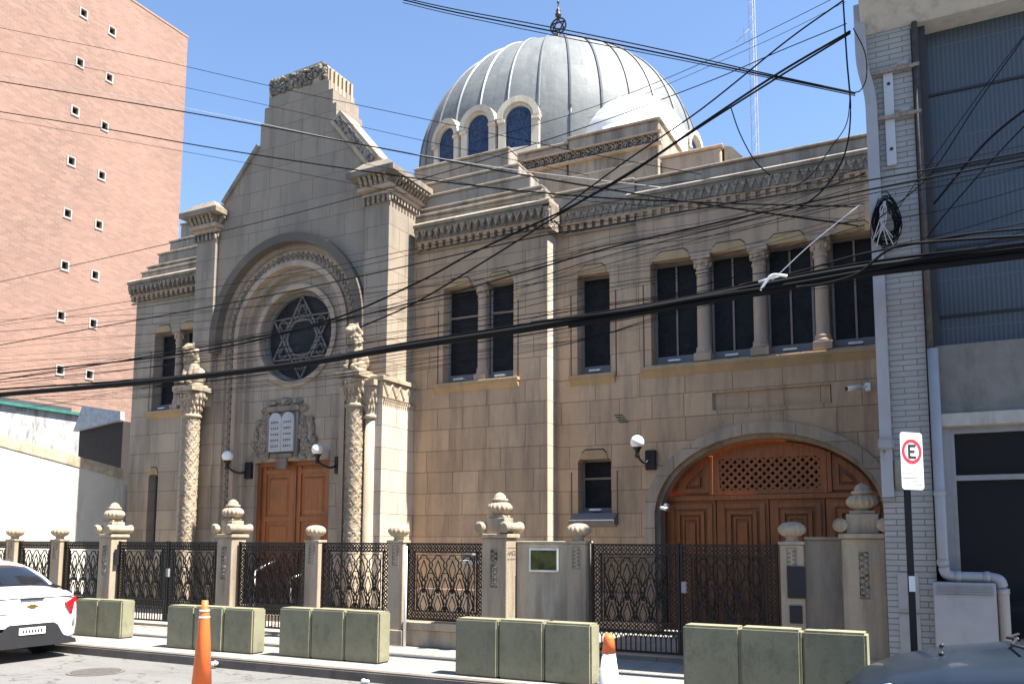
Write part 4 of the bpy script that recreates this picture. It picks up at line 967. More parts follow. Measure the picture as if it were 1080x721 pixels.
# ------------------------------------------------------------------ cones
OR = plain('orange plastic', (.75, .16, .035), .4, 0, .06, dirt=((.3, .12, .06), .3)); WR = plain('white reflective plastic', (.75, .75, .8), .35, 0, .04)
def cone(x, y, h, r0, r1, label, white):
    z0 = -.128; t = empty('traffic_cone', (x, y, z0), label, 'traffic cone'); 
    def rr(z): f = (z-z0-.05)/(h-.05); return r0+(r1-r0)*f
    MB().cbox(x-r0*1.45, x+r0*1.45, y-r0*1.45, y+r0*1.45, z0, z0+.05, .015).build('base', OR if not white else MESH, t)
    if white:
        zs = z0+h*.80
        MB().lathe([(r0, z0+.05), (rr(zs), zs)], x, y, 32).build('body', WR, t); MB().lathe([(rr(zs)+.004, zs), (rr(z0+h-.04)+.006, z0+h-.04), (rr(z0+h)*.8, z0+h), (rr(z0+h)*.5, z0+h-.01), (rr(z0+h)*.5, z0+h-.05)], x, y, 32).build('tip', OR, t)
    else:
        MB().lathe([(r0, z0+.05), (rr(z0+h*.84), z0+h*.84), (rr(z0+h*.84)*.96, z0+h*.86), (rr(z0+h*.90)*.92, z0+h*.90), (rr(z0+h*.92)*.75, z0+h*.925), (rr(z0+h)*.75, z0+h), (.005, z0+h)], x, y, 32).build('body', OR, t)
        for f in (.845, .905): z = z0+h*f; MB().lathe([(rr(z)+.003, z-.008), (rr(z)+.003, z+.01), (rr(z)-.01, z+.011)], x, y, 32).build('band', WR, t)
pc = at(216, 640, 6.5)
cone(pc[0], 6.5, 1.13, .115, .042, 'tall slim orange cone standing in the road, left', False)
pc = at(642, 680, 7.6)
cone(pc[0], 7.6, .90, .15, .038, 'white cone with orange tip standing in the road before the barrier row', True)

# ------------------------------------------------------------------ sign
SX, SY = -.315, 9.3
sg = empty('parking_sign', (SX, SY, 0), 'white no parking sign with a black E in a red ring on a dark pole', 'road sign')
MB().box(SX-.032, SX+.032, SY-.025, SY+.025, 0, 2.25).build('pole', IRON, sg)
ca = R_(46); WS, z0, z1 = .275, 2.15, 2.72
bd = MB(); n = 6; rr = .035; hw = WS/2
pts = []
for cx_, cz_, a0 in ((hw-rr, z1-rr, 0), (-hw+rr, z1-rr, pi/2), (-hw+rr, z0+rr, pi), (hw-rr, z0+rr, 1.5*pi)):
    for i in range(n+1): a = a0+pi/2*i/n; pts.append((cx_+rr*math.cos(a), cz_+rr*math.sin(a)))
plate = empty('sign_plate', (0, 0, 0)); plate.parent = sg; plate.location = (.055, -.05, 0); plate.rotation_euler = (0, 0, ca)
def lb(mb, name, mat):   # local build below the plate
    me = bpy.data.meshes.new(name); me.from_pydata(mb.v, [], mb.f); me.materials.append(mat); o = bpy.data.objects.new(name, me); C.objects.link(o); o.parent = plate; return o
lb(MB().prism(pts, -.006, 0), 'board', plain('white sign face', (.82, .82, .82), .4, 0, .01))
zc = 2.53; RD = plain('red sign paint', (.62, .02, .035), .4, 0, .02); BK = plain('black sign paint', (.015, .015, .015), .5)
lb(ring(MB(), 0, zc, .090, .124, -.009, -.0061, 40), 'red_ring', RD)
e = MB()
for q in ((-.045, -.02, -.07, .07), (-.02, .05, .045, .07), (-.02, .035, -.012, .012), (-.02, .05, -.07, -.045)): e.box(q[0], q[1], -.010, -.0062, zc+q[2], zc+q[3])
lb(e, 'letter', BK)
lb(MB().box(-hw+.005, hw-.005, -.008, -.0061, 2.262, 2.267), 'divider', BK)
text('PARA CARGA', .032, (0, -.0065, 2.352), (R_(90), 0, 0), plain('grey sign text', (.25, .25, .27), .6), 'lettering', plate, .001)
text('RESERVADO', .048, (0, -.0065, 2.31), (R_(90), 0, 0), plain('grey sign text dark', (.18, .18, .2), .6), 'lettering', plate, .001)
text('24 HORAS', .035, (0, -.0065, 2.235), (R_(90), 0, 0), plain('grey sign text small', (.2, .2, .2), .6), 'lettering', plate, .001)
text('ASCENSO Y DESCENSO', .022, (0, -.0065, 2.20), (R_(90), 0, 0), plain('grey sign text tiny', (.25, .25, .25), .6), 'lettering', plate, .001)
MB().box(SX-.02, SX+.035, SY-.03, SY-.026, 1.15, 1.3).build('sticker', WHITE, sg)

# ------------------------------------------------------------------ grey building on the right
YG = 11.0
gb = empty('grey_building', (1.2, YG, 0), 'grey painted brick building with blue glass front and shop window at the right edge', 'building')
XG0, XG1 = -.635, -.105
MB().box(XG0, XG1, YG, YG+.6, 0, 8.0).build('brick_pilaster', BRG, gb)
MB().box(XG0, 6, YG+.61, 22, 0, 6.6).box(XG0+.1, 6, YG+.61, YG+3, 6.601, 8.0).build('side_wall', GREYP, gb)
MB().prism([(YG-.5, 8.32), (YG-.5, 8.45), (YG+.6, 8.45), (YG+.6, 8.0), (YG-.02, 8.0)], XG0-.02, 6, ax='x').build('fascia', plain('pale grey render', (.42, .41, .39), .8, 0, .08, dirt=((.15, .13, .11), .6)), gb)
pm = plain('blue grey cladding', (.20, .23, .27), .5, .1, .06)
m = MB().box(XG0+.02, 6, YG-.45, YG+.55, 8.451, 8.95)
for i in range(20): m.box(XG0+.1+.33*i, XG0+.11+.33*i, YG-.46, YG-.4501, 8.46, 8.95)
m.build('parapet_cladding', pm, gb)
# glass block panel
def gbm():
    m, nt, b = nodes('ribbed blue grey glass'); u = uvz(nt)
    br = N(nt, 'ShaderNodeTexBrick'); L(nt, u, br.inputs['Vector']); br.inputs['Scale'].default_value = 1; br.offset = 0
    br.inputs['Brick Width'].default_value = .05; br.inputs['Row Height'].default_value = .6; br.inputs['Mortar Size'].default_value = .008
    br.inputs['Color1'].default_value = (.045, .055, .068, 1); br.inputs['Color2'].default_value = (.05, .06, .073, 1); br.inputs['Mortar'].default_value = (.075, .09, .11, 1)
    n = noise(nt, pos(nt), .8, 4); c = mixc(nt, ramp(nt, n, .4, .65, 0, .5), br.outputs['Color'], (.03, .045, .065))
    L(nt, c, b.inputs['Base Color']); b.inputs['Roughness'].default_value = .4; bump(nt, b, br.outputs['Fac'], .006, .4); return m
gw = MB().box(.06, 6, YG+.30, YG+.36, 3.95, 8.0).build('glass_front', gbm(), gb)
m = MB()
for z in (7.18, 6.2, 5.2, 4.35): m.box(.06, 6, YG+.28, YG+.299, z-.015, z+.015)
m.build('glazing_bars', plain('dark steel bar', (.03, .03, .035), .5, .4), gw)
MB().box(XG1+.001, .058, YG+.08, YG+.6, 3.2, 8.0).build('dark_reveal', plain('dark metal', (.035, .033, .035), .6, .2), gb)
MB().box(.0, 6, YG+.05, YG+.6, 3.13, 3.95).build('spandrel', plain('dirty spandrel render', (.17, .16, .145), .8, 0, .15, dirt=((.06, .055, .05), .6)), gb)
MB().box(.0, 6, YG-.03, YG+.6, 2.98, 3.128).build('lintel', plain('pale lintel', (.38, .36, .33), .8, 0, .1, dirt=((.15, .13, .11), .6)), gb, bev=.01)
shop = MB().box(.10, .15, YG+.1, YG+.16, .1, 2.98).box(.15, 6, YG+.1, YG+.16, 2.35, 2.41).box(.15, 6, YG+.1, YG+.16, 2.90, 2.98).build('shop_window', plain('grey aluminium', (.30, .30, .31), .4, .5), gb)
m_, nt_, b_ = nodes('dark shop glass'); b_.inputs['Base Color'].default_value = (.012, .014, .018, 1); b_.inputs['Roughness'].default_value = .06
MB().box(.15, 6, YG+.17, YG+.19, .1, 2.90).build('glass', m_, shop)
MB().box(.0, .099, YG+.06, YG+.6, 0, 2.98).build('jamb', GREYP, gb)
# duct on the left edge
dt = catmull([(XG0-.03, YG-.12, 8.35), (XG0-.03, YG-.12, 7.9), (XG0-.02, YG-.1, 7.55), (XG0+.05, YG-.07, 7.15), (XG0+.06, YG-.07, 6.6), (XG0+.06, YG-.07, 4.5), (XG0+.06, YG-.07, 2.15)], 6)
t = empty('cable_duct', (XG0+.05, YG-.07, 2.1), 'long grey metal cable duct down the left edge of the grey brick pilaster', 'cable duct')
m = MB()
for a, b in zip(dt[:-1], dt[1:]):
    wd, dd = .065, .05
    vs = [(a[0]-wd, a[1]-dd, a[2]), (a[0]+wd, a[1]-dd, a[2]), (a[0]+wd, a[1]+dd, a[2]), (a[0]-wd, a[1]+dd, a[2]), (b[0]-wd, b[1]-dd, b[2]), (b[0]+wd, b[1]-dd, b[2]), (b[0]+wd, b[1]+dd, b[2]), (b[0]-wd, b[1]+dd, b[2])]
    m.add(vs, [(0,1,5,4),(1,2,6,5),(2,3,7,6),(3,0,4,7)])
m.box(XG0-.005, XG0+.125, YG-.12, YG-.02, 2.14, 2.16); m.build('channel', PIPE, t)
MB().cbox(XG0-.03, XG0+.15, YG-.17, YG-.01, 2.72, 2.86, .02).tube([(XG0+.04, YG-.09, 2.72), (XG0+.04, YG-.09, 2.6)], .035, 10).build('junction_box', GREYP, t)
# vertical plate with bolts and brackets
t = empty('mounting_plate', (-.36, YG, 6.4), 'pale grey vertical steel plate bolted to the grey brick pilaster', 'steel plate')
pz0, pz1 = at(938, 176, YG)[2], at(938, 76, YG)[2]
MB().box(-.43, -.32, YG-.05, YG-.001, pz0, pz1).build('plate', plain('plate paint', (.42, .43, .45), .5, 0, .05), t, bev=.006)
MB().lathe([(.02, YG-.062), (.02, YG-.051)], -.37, pz1-.18, 8, False, 'y').lathe([(.02, YG-.062), (.02, YG-.051)], -.37, pz0+.2, 8, False, 'y').build('bolt', IRON, t)
for z in (pz1-.02, pz1-.62):
    tb_ = empty('bracket', (-.3, YG, z), 'rusty horizontal steel bracket %s the grey brick pilaster' % ('upper one on' if z > pz1-.1 else 'lower one on'), 'bracket')
    MB().box(-.62, -.02, YG-.09, YG-.052, z-.02, z+.02).build('arm', plain('rusty steel', (.25, .2, .17), .8, .1, .4, 30), tb_); MB().cbox(-.26, -.14, YG-.12, YG-.051, z+.02, z+.07, .01).build('insulator', GREYP, tb_)
# downpipe
t = empty('drain_pipe', (.1, YG-.05, 1.2), 'grey drain pipe with two elbows beside the shop window', 'drain pipe')
px0 = at(990, 500, YG-.06)[0]; px1 = at(1059, 640, YG-.06)[0]; pzh = at(1020, 608, YG-.06)[2]
MB().tube([(px0, YG-.06, 3.9), (px0, YG-.06, pzh+.12)]+catmull([(px0, YG-.06, pzh+.12), (px0+.03, YG-.06, pzh+.03), (px0+.12, YG-.06, pzh)], 6)[1:]+catmull([(px1-.12, YG-.06, pzh), (px1-.03, YG-.06, pzh-.03), (px1, YG-.06, pzh-.12)], 6)+[(px1, YG-.06, 0)], .058, 20).build('pipe', PIPE, t)
for p_, ax in (((px0, YG-.06, 2.2), 'z'), ((px0, YG-.06, pzh+.16), 'z'), ((px1, YG-.06, pzh-.15), 'z')): MB().lathe([(.058, p_[2]-.03), (.066, p_[2]-.03), (.066, p_[2]+.03), (.058, p_[2]+.03)], p_[0], p_[1], 20).build('collar', PIPE, t)
for xx in (px0+.15, px1-.15): MB().lathe([(.058, xx-.03), (.066, xx-.03), (.066, xx+.03), (.058, xx+.03)], YG-.06, pzh, 20, True, 'x').build('collar', PIPE, t)
t = empty('rusty_pipe', (-.02, YG, 5), 'thin dark rust stained pipe running down right of the grey brick pilaster', 'drain pipe')
MB().tube([(-.055, YG-.04, 8.0), (-.05, YG-.04, 3.0)], .035, 12).build('pipe', plain('dark old pipe', (.05, .045, .045), .7, 0, .4, 12, dirt=((.22, .07, .03), .9)), t)
# cabinet
t = empty('metal_cabinet', (.2, YG-.1, 0), 'light grey louvred metal cabinet under the bent drain pipe', 'cabinet')
cx0, cx1, cz1 = at(985, 640, YG-.16)[0], at(1052, 640, YG-.16)[0], at(1020, 612, YG-.16)[2]-.02
MB().cbox(cx0, cx1, YG-.16, YG-.001, .05, cz1, .008).build('case', PIPE, t)
m = MB()
for i in range(5): m.box(cx0+.03, cx1-.03, YG-.172, YG-.161, cz1-.05-.025*i, cz1-.038-.025*i)
m.build('louvres', GREYP, t)
for k, (z0, z1) in enumerate(((.86, 1.28), (.34, .8))):
    x = -.42; t = tag(MB().cbox(x-.1, x+.13, YG-.012, YG-.001, z0, z1, .004).box(x-.02, x+.0, YG-.02, YG-.012, (z0+z1)/2-.02, (z0+z1)/2+.04).build('meter_door', plain('meter door %d' % k, (.30, .30, .295), .6, 0, .05)), ['upper small meter door set in the grey brick behind the sign pole', 'lower small meter door set in the grey brick behind the sign pole'][k], 'meter door')
t = tag(MB().cbox(-.5, -.38, YG-.06, YG-.001, 2.28, 2.62, .01).build('junction_box', plain('old beige box', (.24, .23, .19), .7, 0, .15)), 'old beige junction box on the grey brick just left of the parking sign', 'junction box')

# ------------------------------------------------------------------ left neighbours
CRM = plain('cream wall render', (.56, .53, .46), .85, 0, .08, 1.5, dirt=((.33, .29, .22), .6))
WX = -18.35
za, zb = atX(0, 458, WX), atX(121, 492, WX)
t = empty('party_wall', (WX, 12.6, 0), 'long sunlit white boundary wall left of the synagogue', 'wall')
dY = (zb[2]-za[2])/(zb[1]-za[1])
yA, yB = 10.0, 14.4; zA, zB = za[2]+dY*(yA-za[1]), za[2]+dY*(yB-za[1])
MB().prism([(yA, 0), (yB, 0), (yB, zB-.25), (yA, zA-.25)], WX-.3, WX, ax='x').build('rendered_wall', CRM, t)
MB().prism([(yA, zA-.249), (yB, zB-.249), (yB, zB), (yA, zA)], WX-.32, WX+.02, ax='x').build('coping', plain('weathered ochre coping', (.42, .35, .25), .9, 0, .3, 5, dirt=((.1, .08, .05), .7)), t)
MB().box(WX-.2, WX+.012, 14.4, 16.2, 0, 3.0).build('return', CRM, t)
X2 = -25.0
p0, p1 = atX(0, 424, X2), atX(88, 441, X2)
t = empty('old_building', (X2, 19, 0), 'old low building with peeling grey wall and teal roof edge behind the white wall', 'building')
PEEL = plain('peeling render', (.40, .40, .40), .9, 0, .3, 3, dirt=((.06, .055, .05), .9))
y0_, y1_ = 13, atX(88, 441, X2)[1]; zt_ = (p0[2]+p1[2])/2
MB().box(X2-3, X2, y0_, y1_, 0, zt_).build('wall', PEEL, t)
TEAL = plain('teal painted metal', (.03, .16, .14), .6, 0, .2)
MB().box(X2-3, X2+.12, y0_, y1_, zt_+.001, zt_+.09).build('roof_edge', TEAL, t)
MB().box(X2-2.6, X2-.2, y0_, y1_-.3, zt_+.09, zt_+.26).build('roof_sheet', plain('dark roof sheet', (.05, .06, .065), .7), t)
m = MB(); q = atX(92, 440, X2)
m.box(X2-.06, X2+.0, q[1]-.05, q[1]+.05, zt_-1.2, zt_+.35); m.box(X2-.05, X2-.01, q[1]-1.8, q[1], zt_+.33, zt_+.37); m.build('post', plain('dark timber post', (.12, .10, .09), .9), t)
t = empty('shed', (-23, 22, 0), 'dark open shed with a sloping grey roof between the old building and the synagogue', 'shed')
c = [at(74, 452, 17.5), at(126, 441, 17.5)]
MB().prism([(at(84, 455, 17.5)[0], 0), (at(130, 446, 17.5)[0], 0), (at(130, 444, 17.5)[0], at(130, 444, 17.5)[2]), (at(84, 452, 17.5)[0], at(84, 452, 17.5)[2])], 17.5, 19).build('wall', plain('dark shed boards', (.035, .03, .03), .9), t)
MB().prism([(at(80, 455, 17.4)[0], at(80, 455, 17.4)[2]), (at(130, 443, 17.4)[0], at(130, 443, 17.4)[2]), (at(130, 434, 17.4)[0], at(130, 434, 17.4)[2]), (at(90, 428, 17.4)[0], at(90, 428, 17.4)[2])], 17.3, 17.45).build('roof', plain('grey corrugated roof', (.33, .36, .38), .7, 0, .2), t)
# tower block
BX = -44.8
tw = empty('apartment_tower', (BX, 32, 0), 'tall pink brick apartment tower with small square windows', 'apartment tower')
yE = atX(193, 150, BX)[1]; zTt_ = (atX(140, 0, BX)[2]+atX(199, 42, BX)[2])/2
wins = [(88, 14), (118, 33), (84, 66), (115, 82), (79, 117), (110, 133), (75, 170), (107, 185), (71, 225), (104, 237), (68, 280), (100, 290), (64, 333), (98, 341), (63, 390), (94, 395)]
rects = []
for x, y in wins:
    p = atX(x, y, BX); rects.append((p[1]-.22, p[1]+.22, p[2]-.24, p[2]+.24))
MB().prism([(10, 0), (yE, 0), (yE, zTt_), (10, zTt_)], BX-12, BX, [[(a, c), (b, c), (b, d), (a, d)] for a, b, c, d in rects], ax='x').build('brick_wall', BRT, tw)
MB().box(BX-12.02, BX+.03, 10, yE+.03, zTt_+.001, zTt_+.12).build('coping', plain('coping brick', (.30, .18, .14), .9), tw)
for a, b, c, d in rects:
    f = MB()
    for q in ((a-.05, b+.05, d-.01, d+.04), (a-.05, b+.05, c-.08, c+.02), (a-.05, a+.03, c+.02, d-.01), (b-.02, b+.05, c+.02, d-.01)): f.box(BX-.1, BX+.05, q[0], q[1], q[2], q[3])
    f = f.build('window', plain('pale window surround', (.38, .35, .32), .8, 0, .03) if a == rects[0][0] else bpy.data.materials['pale window surround'], tw)
    MB().box(BX-.3, BX-.25, a, b, c, d).build('pane', GLD, f)
# radio mast
m = MB(); b = at(797, 170, 62); t_ = 30
tops = at(793, -30, 62); w0 = .5
H0, H1 = 0, tops[2]
legs = [(b[0]-w0/2, 62), (b[0]+w0/2, 62), (b[0], 62.45)]
t = empty('radio_mast', (b[0], 62, 0), 'thin red and white lattice radio mast far behind the roof', 'radio mast')
MR = plain('pale red mast paint', (.32, .30, .34), .8)
for lx, ly in legs: m.tube([(lx, ly, 0), (lx, ly, H1)], .02, 5)
z = 10; i = 0
while z < H1:
    for k in range(3):
        a, c = legs[k], legs[(k+1) % 3]; m.tube([(*a, z), (*c, z+.6)] if i % 2 else [(*c, z), (*a, z+.6)], .009, 4)
    z += .6; i += 1
m.build('lattice', MR, t)
m = MB(); q = at(793, 30, 62); m.tube([(b[0]-.2, 62, q[2]), (q[0]-1.2, 62, q[2]-.8)], .03, 5); m.tube([(q[0]-.6, 62, q[2]-1.0), (q[0]-.6, 62, q[2]+.2)], .02, 5); m.build('antenna_arm', MR, t)

# ------------------------------------------------------------------ cars
def loft(stations, ring_fn, smooth=True):
    m = MB(); rings = [ring_fn(s) for s in stations]; n = len(rings[0]); vs = [p for r in rings for p in r]; fs = []
    for j in range(len(rings)-1):
        for i in range(n): fs.append((j*n+i, j*n+(i+1) % n, (j+1)*n+(i+1) % n, (j+1)*n+i))
    fs += [tuple(range(n)), tuple(range((len(rings)-1)*n, len(rings)*n))]
    return m.add(vs, fs, smooth)
def interp(tab, x):
    for a, b in zip(tab[:-1], tab[1:]):
        if a[0] <= x <= b[0]:
            f = (x-a[0])/(b[0]-a[0]); f = f*f*(3-2*f) if len(a) > 9 else f; return [p+(q-p)*f for p, q in zip(a[1:], b[1:])]
    return list(tab[-1][1:] if x > tab[-1][0] else tab[0][1:])
def paint(name, col, flake=0):
    m, nt, b = nodes(name); p = pos(nt); n = noise(nt, p, 2.0, 3)
    L(nt, mixc(nt, ramp(nt, n, .3, .7), tuple(x*.97 for x in col), col), b.inputs['Base Color'])
    b.inputs['Roughness'].default_value = .3; b.inputs['Metallic'].default_value = flake; b.inputs['Coat Weight'].default_value = 1 if not flake else .35; b.inputs['Specular IOR Level'].default_value = .5 if not flake else .25; b.inputs['Coat Roughness'].default_value = .03
    return m
CG = plain('car glass', (.012, .013, .016), .05, 0, .05); RUB = plain('tyre rubber', (.02, .02, .02), .8); ALU = plain('alloy rim', (.5, .5, .52), .3, .8); BPL = plain('black bumper plastic', (.02, .02, .023), .5)
RED = plain('red tail light', (.45, .01, .015), .12); CLR = plain('clear lamp lens', (.55, .58, .62), .08, .3)
def car(name, loc, rz, label, pm, Lc=4.45, W=1.74, H=1.47, gdx=0):
    # local: +x = forward, nose at +L/2
    t = empty(name, loc, label, 'car'); t.rotation_euler = (0, 0, rz)
    h = Lc/2
    # x, half width, z bottom, z shoulder, z top(hood/deck centre)
    tab = [(-h, .66, .30, .72, .80), (-h+.04, .76, .27, .86, .96), (-h+.14, .83, .28, .92, 1.035), (-h+.45, .87, .25, .94, 1.07), (-h+.95, .87, .22, .95, 1.06), (-.3, .87, .2, .92, 1.0), (.8, .87, .2, .88, .97),
           (h-1.25, .87, .2, .84, .96), (h-.8, .865, .21, .78, .90), (h-.4, .83, .22, .70, .80), (h-.16, .76, .22, .62, .69), (h-.04, .66, .25, .52, .57), (h, .55, .32, .45, .48)]
    xs = sorted(set([tab[0][0]+(tab[-1][0]-tab[0][0])*i/60 for i in range(61)]+[r[0] for r in tab]))
    def body_ring(x):
        w_, zb_, zs, zt = interp(tab, x); k = W/1.74; w_ *= k; y = []
        half = [(0, zt), (.3, zt-.003), (.6, zt-.02), (.8, zt-(zt-zs)*.5), (.92, zs+.0), (.975, zs-.07), (.99, zs-.16), (1.0, zs-.28), (.995, zb_+.2), (.97, zb_+.08), (.9, zb_), (.4, zb_-.02)]
        pts = [(x, a*w_, b) for a, b in half]; return pts+[(x, -a*w_, b) for a, b in reversed(half[1:])]
    mb = loft(xs, body_ring); body = mb.build('body', pm, t)
    bpy.context.view_layer.update()
    # wheel arches by boolean, applied at once
    cut = MB()
    for wx in (-h+.85, h-.88): 
        for s_ in (-1, 1): cut.lathe([(.345, s_*.55), (.345, s_*1.1)], wx, .32, 32, False, 'y')
    me0 = body.data
    cu = bpy.data.objects.new('cutter', bpy.data.meshes.new('cutter')); cu.data.from_pydata(cut.v, [], cut.f); C.objects.link(cu)
    bm = bmesh.new(); bm.from_mesh(cu.data); bmesh.ops.recalc_face_normals(bm, faces=bm.faces); bm.to_mesh(cu.data); bm.free()
    mesh_local = body.data.copy()
    tmp = bpy.data.objects.new('tmp', mesh_local); C.objects.link(tmp)
    tmp_v = [v.co.copy() for v in tmp.data.vertices]
    off = Vector(loc)
    for v in tmp.data.vertices: v.co = v.co+off
    md = tmp.modifiers.new('b', 'BOOLEAN'); md.object = cu; md.operation = 'DIFFERENCE'; md.solver = 'EXACT'
    bpy.context.view_layer.update()
    nm = bpy.data.meshes.new_from_object(tmp.evaluated_get(bpy.context.evaluated_depsgraph_get()))
    body.data = nm; nm.name = 'body'
    bpy.data.objects.remove(tmp); bpy.data.objects.remove(cu)
    for v in body.data.polygons: v.use_smooth = True
    def lbuild(m, nme, mat, par=t, bev=0):
        me = bpy.data.meshes.new(nme); me.from_pydata(m.v, [], m.f); me.polygons.foreach_set('use_smooth', m.sm); bmm = bmesh.new(); bmm.from_mesh(me); bmesh.ops.recalc_face_normals(bmm, faces=bmm.faces); bmm.to_mesh(me); bmm.free()
        me.materials.append(mat); o = bpy.data.objects.new(nme, me); C.objects.link(o); o.parent = par
        if bev: b = o.modifiers.new('b', 'BEVEL'); b.width = bev; b.segments = 2
        return o
    body.location = (0, 0, 0)
    # greenhouse glass then roof skin
    k = W/1.74
    gt = [(-h+.42, .60, 1.05, 1.06), (-h+.75, .66, 1.04, 1.22), (-h+1.1, .66, 1.02, 1.375), (-h+1.5, .65, 1.0, 1.44), (-.0, .64, .98, 1.47), (.45, .64, .96, 1.445), (.75, .66, .95, 1.33), (1.05, .68, .94, 1.16), (1.38, .70, .93, .95)]
    gt = [(a[0]+gdx,)+a[1:] for a in gt]
    gxs = [gt[0][0]+(gt[-1][0]-gt[0][0])*i/40 for i in range(41)]
    def gr_(x):
        w_, zb_, zt = interp(gt, x); w_ *= k; wb = .80*k; hh = zt-zb_
        half = [(0, zt+.0), (w_*.5, zt-.008), (w_*.85, zt-.03), (w_*.97, zt-.07*min(1, hh*3)), (w_*.97+(wb-w_)*.5, zb_+hh*.45), (wb, zb_-.03)]
        return [(x, a, b) for a, b in half]+[(x, -a, b) for a, b in reversed(half[1:])]
    lbuild(loft(gxs, gr_), 'greenhouse_glass', CG)
    rx = [x for x in gxs if -h+1.12 < x-gdx < .55]
    def rr_(x):
        w_, zb_, zt = interp(gt, x); w_ *= k; hh = zt-zb_; e_ = .012
        half = [(0, zt+e_), (w_*.5, zt-.008+e_), (w_*.85, zt-.03+e_), (w_*.985+.01, zt-.075), (w_*.97, zt-.10)]
        return [(x, a, b) for a, b in half]+[(x, -a, b) for a, b in reversed(half[1:])]
    lbuild(loft(rx, rr_), 'roof', pm)
    for s_ in (-1, 1):   # pillars
        def gp_(x, i): r = gr_(x)[i]; return (x, s_*r[1], r[2])
        for chain in ([gp_(gdx-h+.46+.1*j, 3) for j in range(8)], [gp_(gdx+.5+.075*j, 3) for j in range(10)], [gp_(-.35, 3), gp_(-.35, 4), gp_(-.35, 5)]):
            lbuild(MB().tube(chain, .022, 8), 'roof_pillar', pm)
        ml = MB().ball((.85+gdx, s_*(W/2+.07), 1.02), .09, .09, .065); lbuild(ml, 'wing_mirror', pm)
    for wx in (-h+.85, h-.88):
        for s_ in (-1, 1):
            yw = s_*(W/2-.12)
            m = MB().lathe([(.2, yw-.1), (.29, yw-.1), (.315, yw-.08), (.315, yw+.08), (.29, yw+.1), (.2, yw+.1)], wx, .315, 36, True, 'y'); wh = lbuild(m, 'wheel', RUB)
            m = MB().lathe([(.0, yw+s_*.05), (.06, yw+s_*.07), (.2, yw+s_*.085), (.2, yw-s_*.05)], wx, .315, 20, False, 'y'); lbuild(m, 'rim', ALU, wh)
            lbuild(MB().box(wx-.33, wx+.33, *sorted((s_*.3, s_*.55)), .25, .7), 'wheel_well', BPL)
    # rear
    bx = -h
    m = MB().prism([(-.50, .34), (-.40, .50), (-.34, .54), (.34, .54), (.40, .50), (.50, .34), (.70, .27), (.72, .21), (-.72, .21), (-.70, .27)], bx-.022, bx+.25, ax='x')
    bp = lbuild(m, 'rear_bumper', BPL, bev=.02)
    lbuild(MB().box(bx-.034, bx-.022, -.20, .20, .39, .49), 'licence_plate', WR, bp)
    m = MB()
    for i in range(7): m.box(bx-.036, bx-.0341, -.15+.045*i, -.125+.045*i, .415, .46)
    lbuild(m, 'plate_characters', BPL, bp)
    for s_ in (-1, 1):
        ys = [(.52, .82), (.76, .90), (.79, .76), (.76, .62), (.62, .64)]
        m = MB(); n = len(ys)
        def surf(y_): return bx+.0+.03+max(0, (abs(y_)-.45))**2*1.2
        a = [(surf(y)-.085, s_*y*k, z) for y, z in ys]; b = [(surf(y)+.25, s_*y*k*.97, z) for y, z in ys]
        m.add(a+b, [tuple(range(n))]+[(i, (i+1) % n, (i+1) % n+n, i+n) for i in range(n)]); lbuild(m, 'taillight', RED, bev=.01)
        # headlight
        hx = h-.02; pts = [(hx-.10, .42, .58), (hx-.2, .62, .62), (hx-.42, .76, .70), (hx-.40, .80, .60), (hx-.18, .68, .52), (hx-.06, .50, .50)]
        m = MB(); n = len(pts); m.add([(x+.03, s_*y*k, z+.02) for x, y, z in pts]+[(x-.25, s_*y*k*.9, z-.02) for x, y, z in pts], [tuple(range(n))]+[(i, (i+1) % n, (i+1) % n+n, i+n) for i in range(n)]); lbuild(m, 'headlight', CLR, bev=.01)
    lbuild(MB().box(bx+.02, bx+.06, -.70, .70, .905, .915).box(bx-.006, bx+.02, -.18, .18, .885, .90), 'boot_spoiler_line', BPL)
    em = plain('gold emblem '+name, (.45, .32, .1), .3, .8)
    lbuild(MB().box(bx-.005, bx+.03, -.085, .085, .775, .805).box(bx-.007, bx+.03, -.045, .045, .76, .82), 'emblem', em)
    lbuild(MB().box(bx-.005, bx+.03, .35, .60, .69, .705), 'badge', ALU)
    lbuild(MB().box(h-.03, h+.012, -.42, .42, .30, .44), 'grille', BPL, bev=.02)
    # wipers and washer jets
    lbuild(MB().tube([(1.44+gdx, .55, 1.0), (1.50+gdx, .2, .985), (1.44+gdx, -.2, 1.0)], .012, 6).tube([(1.44+gdx, -.1, 1.0), (1.50+gdx, -.35, .985), (1.40+gdx, -.66, .99)], .012, 6), 'wiper', BPL)
    lbuild(MB().tube([(1.55, .3, .885), (1.52, .3, .91)], .014, 8).tube([(1.55, -.3, .885), (1.52, -.3, .91)], .014, 8), 'washer_jet', BPL)
    return t
car('parked_car', (-14.12, 7.95, -.13), pi, 'white sedan parked at the kerb seen from its rear, left edge', paint('white car paint', (.80, .80, .82)), Lc=4.4, W=1.70)
car('parked_car', (1.47, 7.78, -.13), pi, 'blue grey car with its bonnet showing in the lower right corner', paint('blue grey car paint', (.022, .032, .05), .2), Lc=4.6, W=1.76, gdx=-.45)

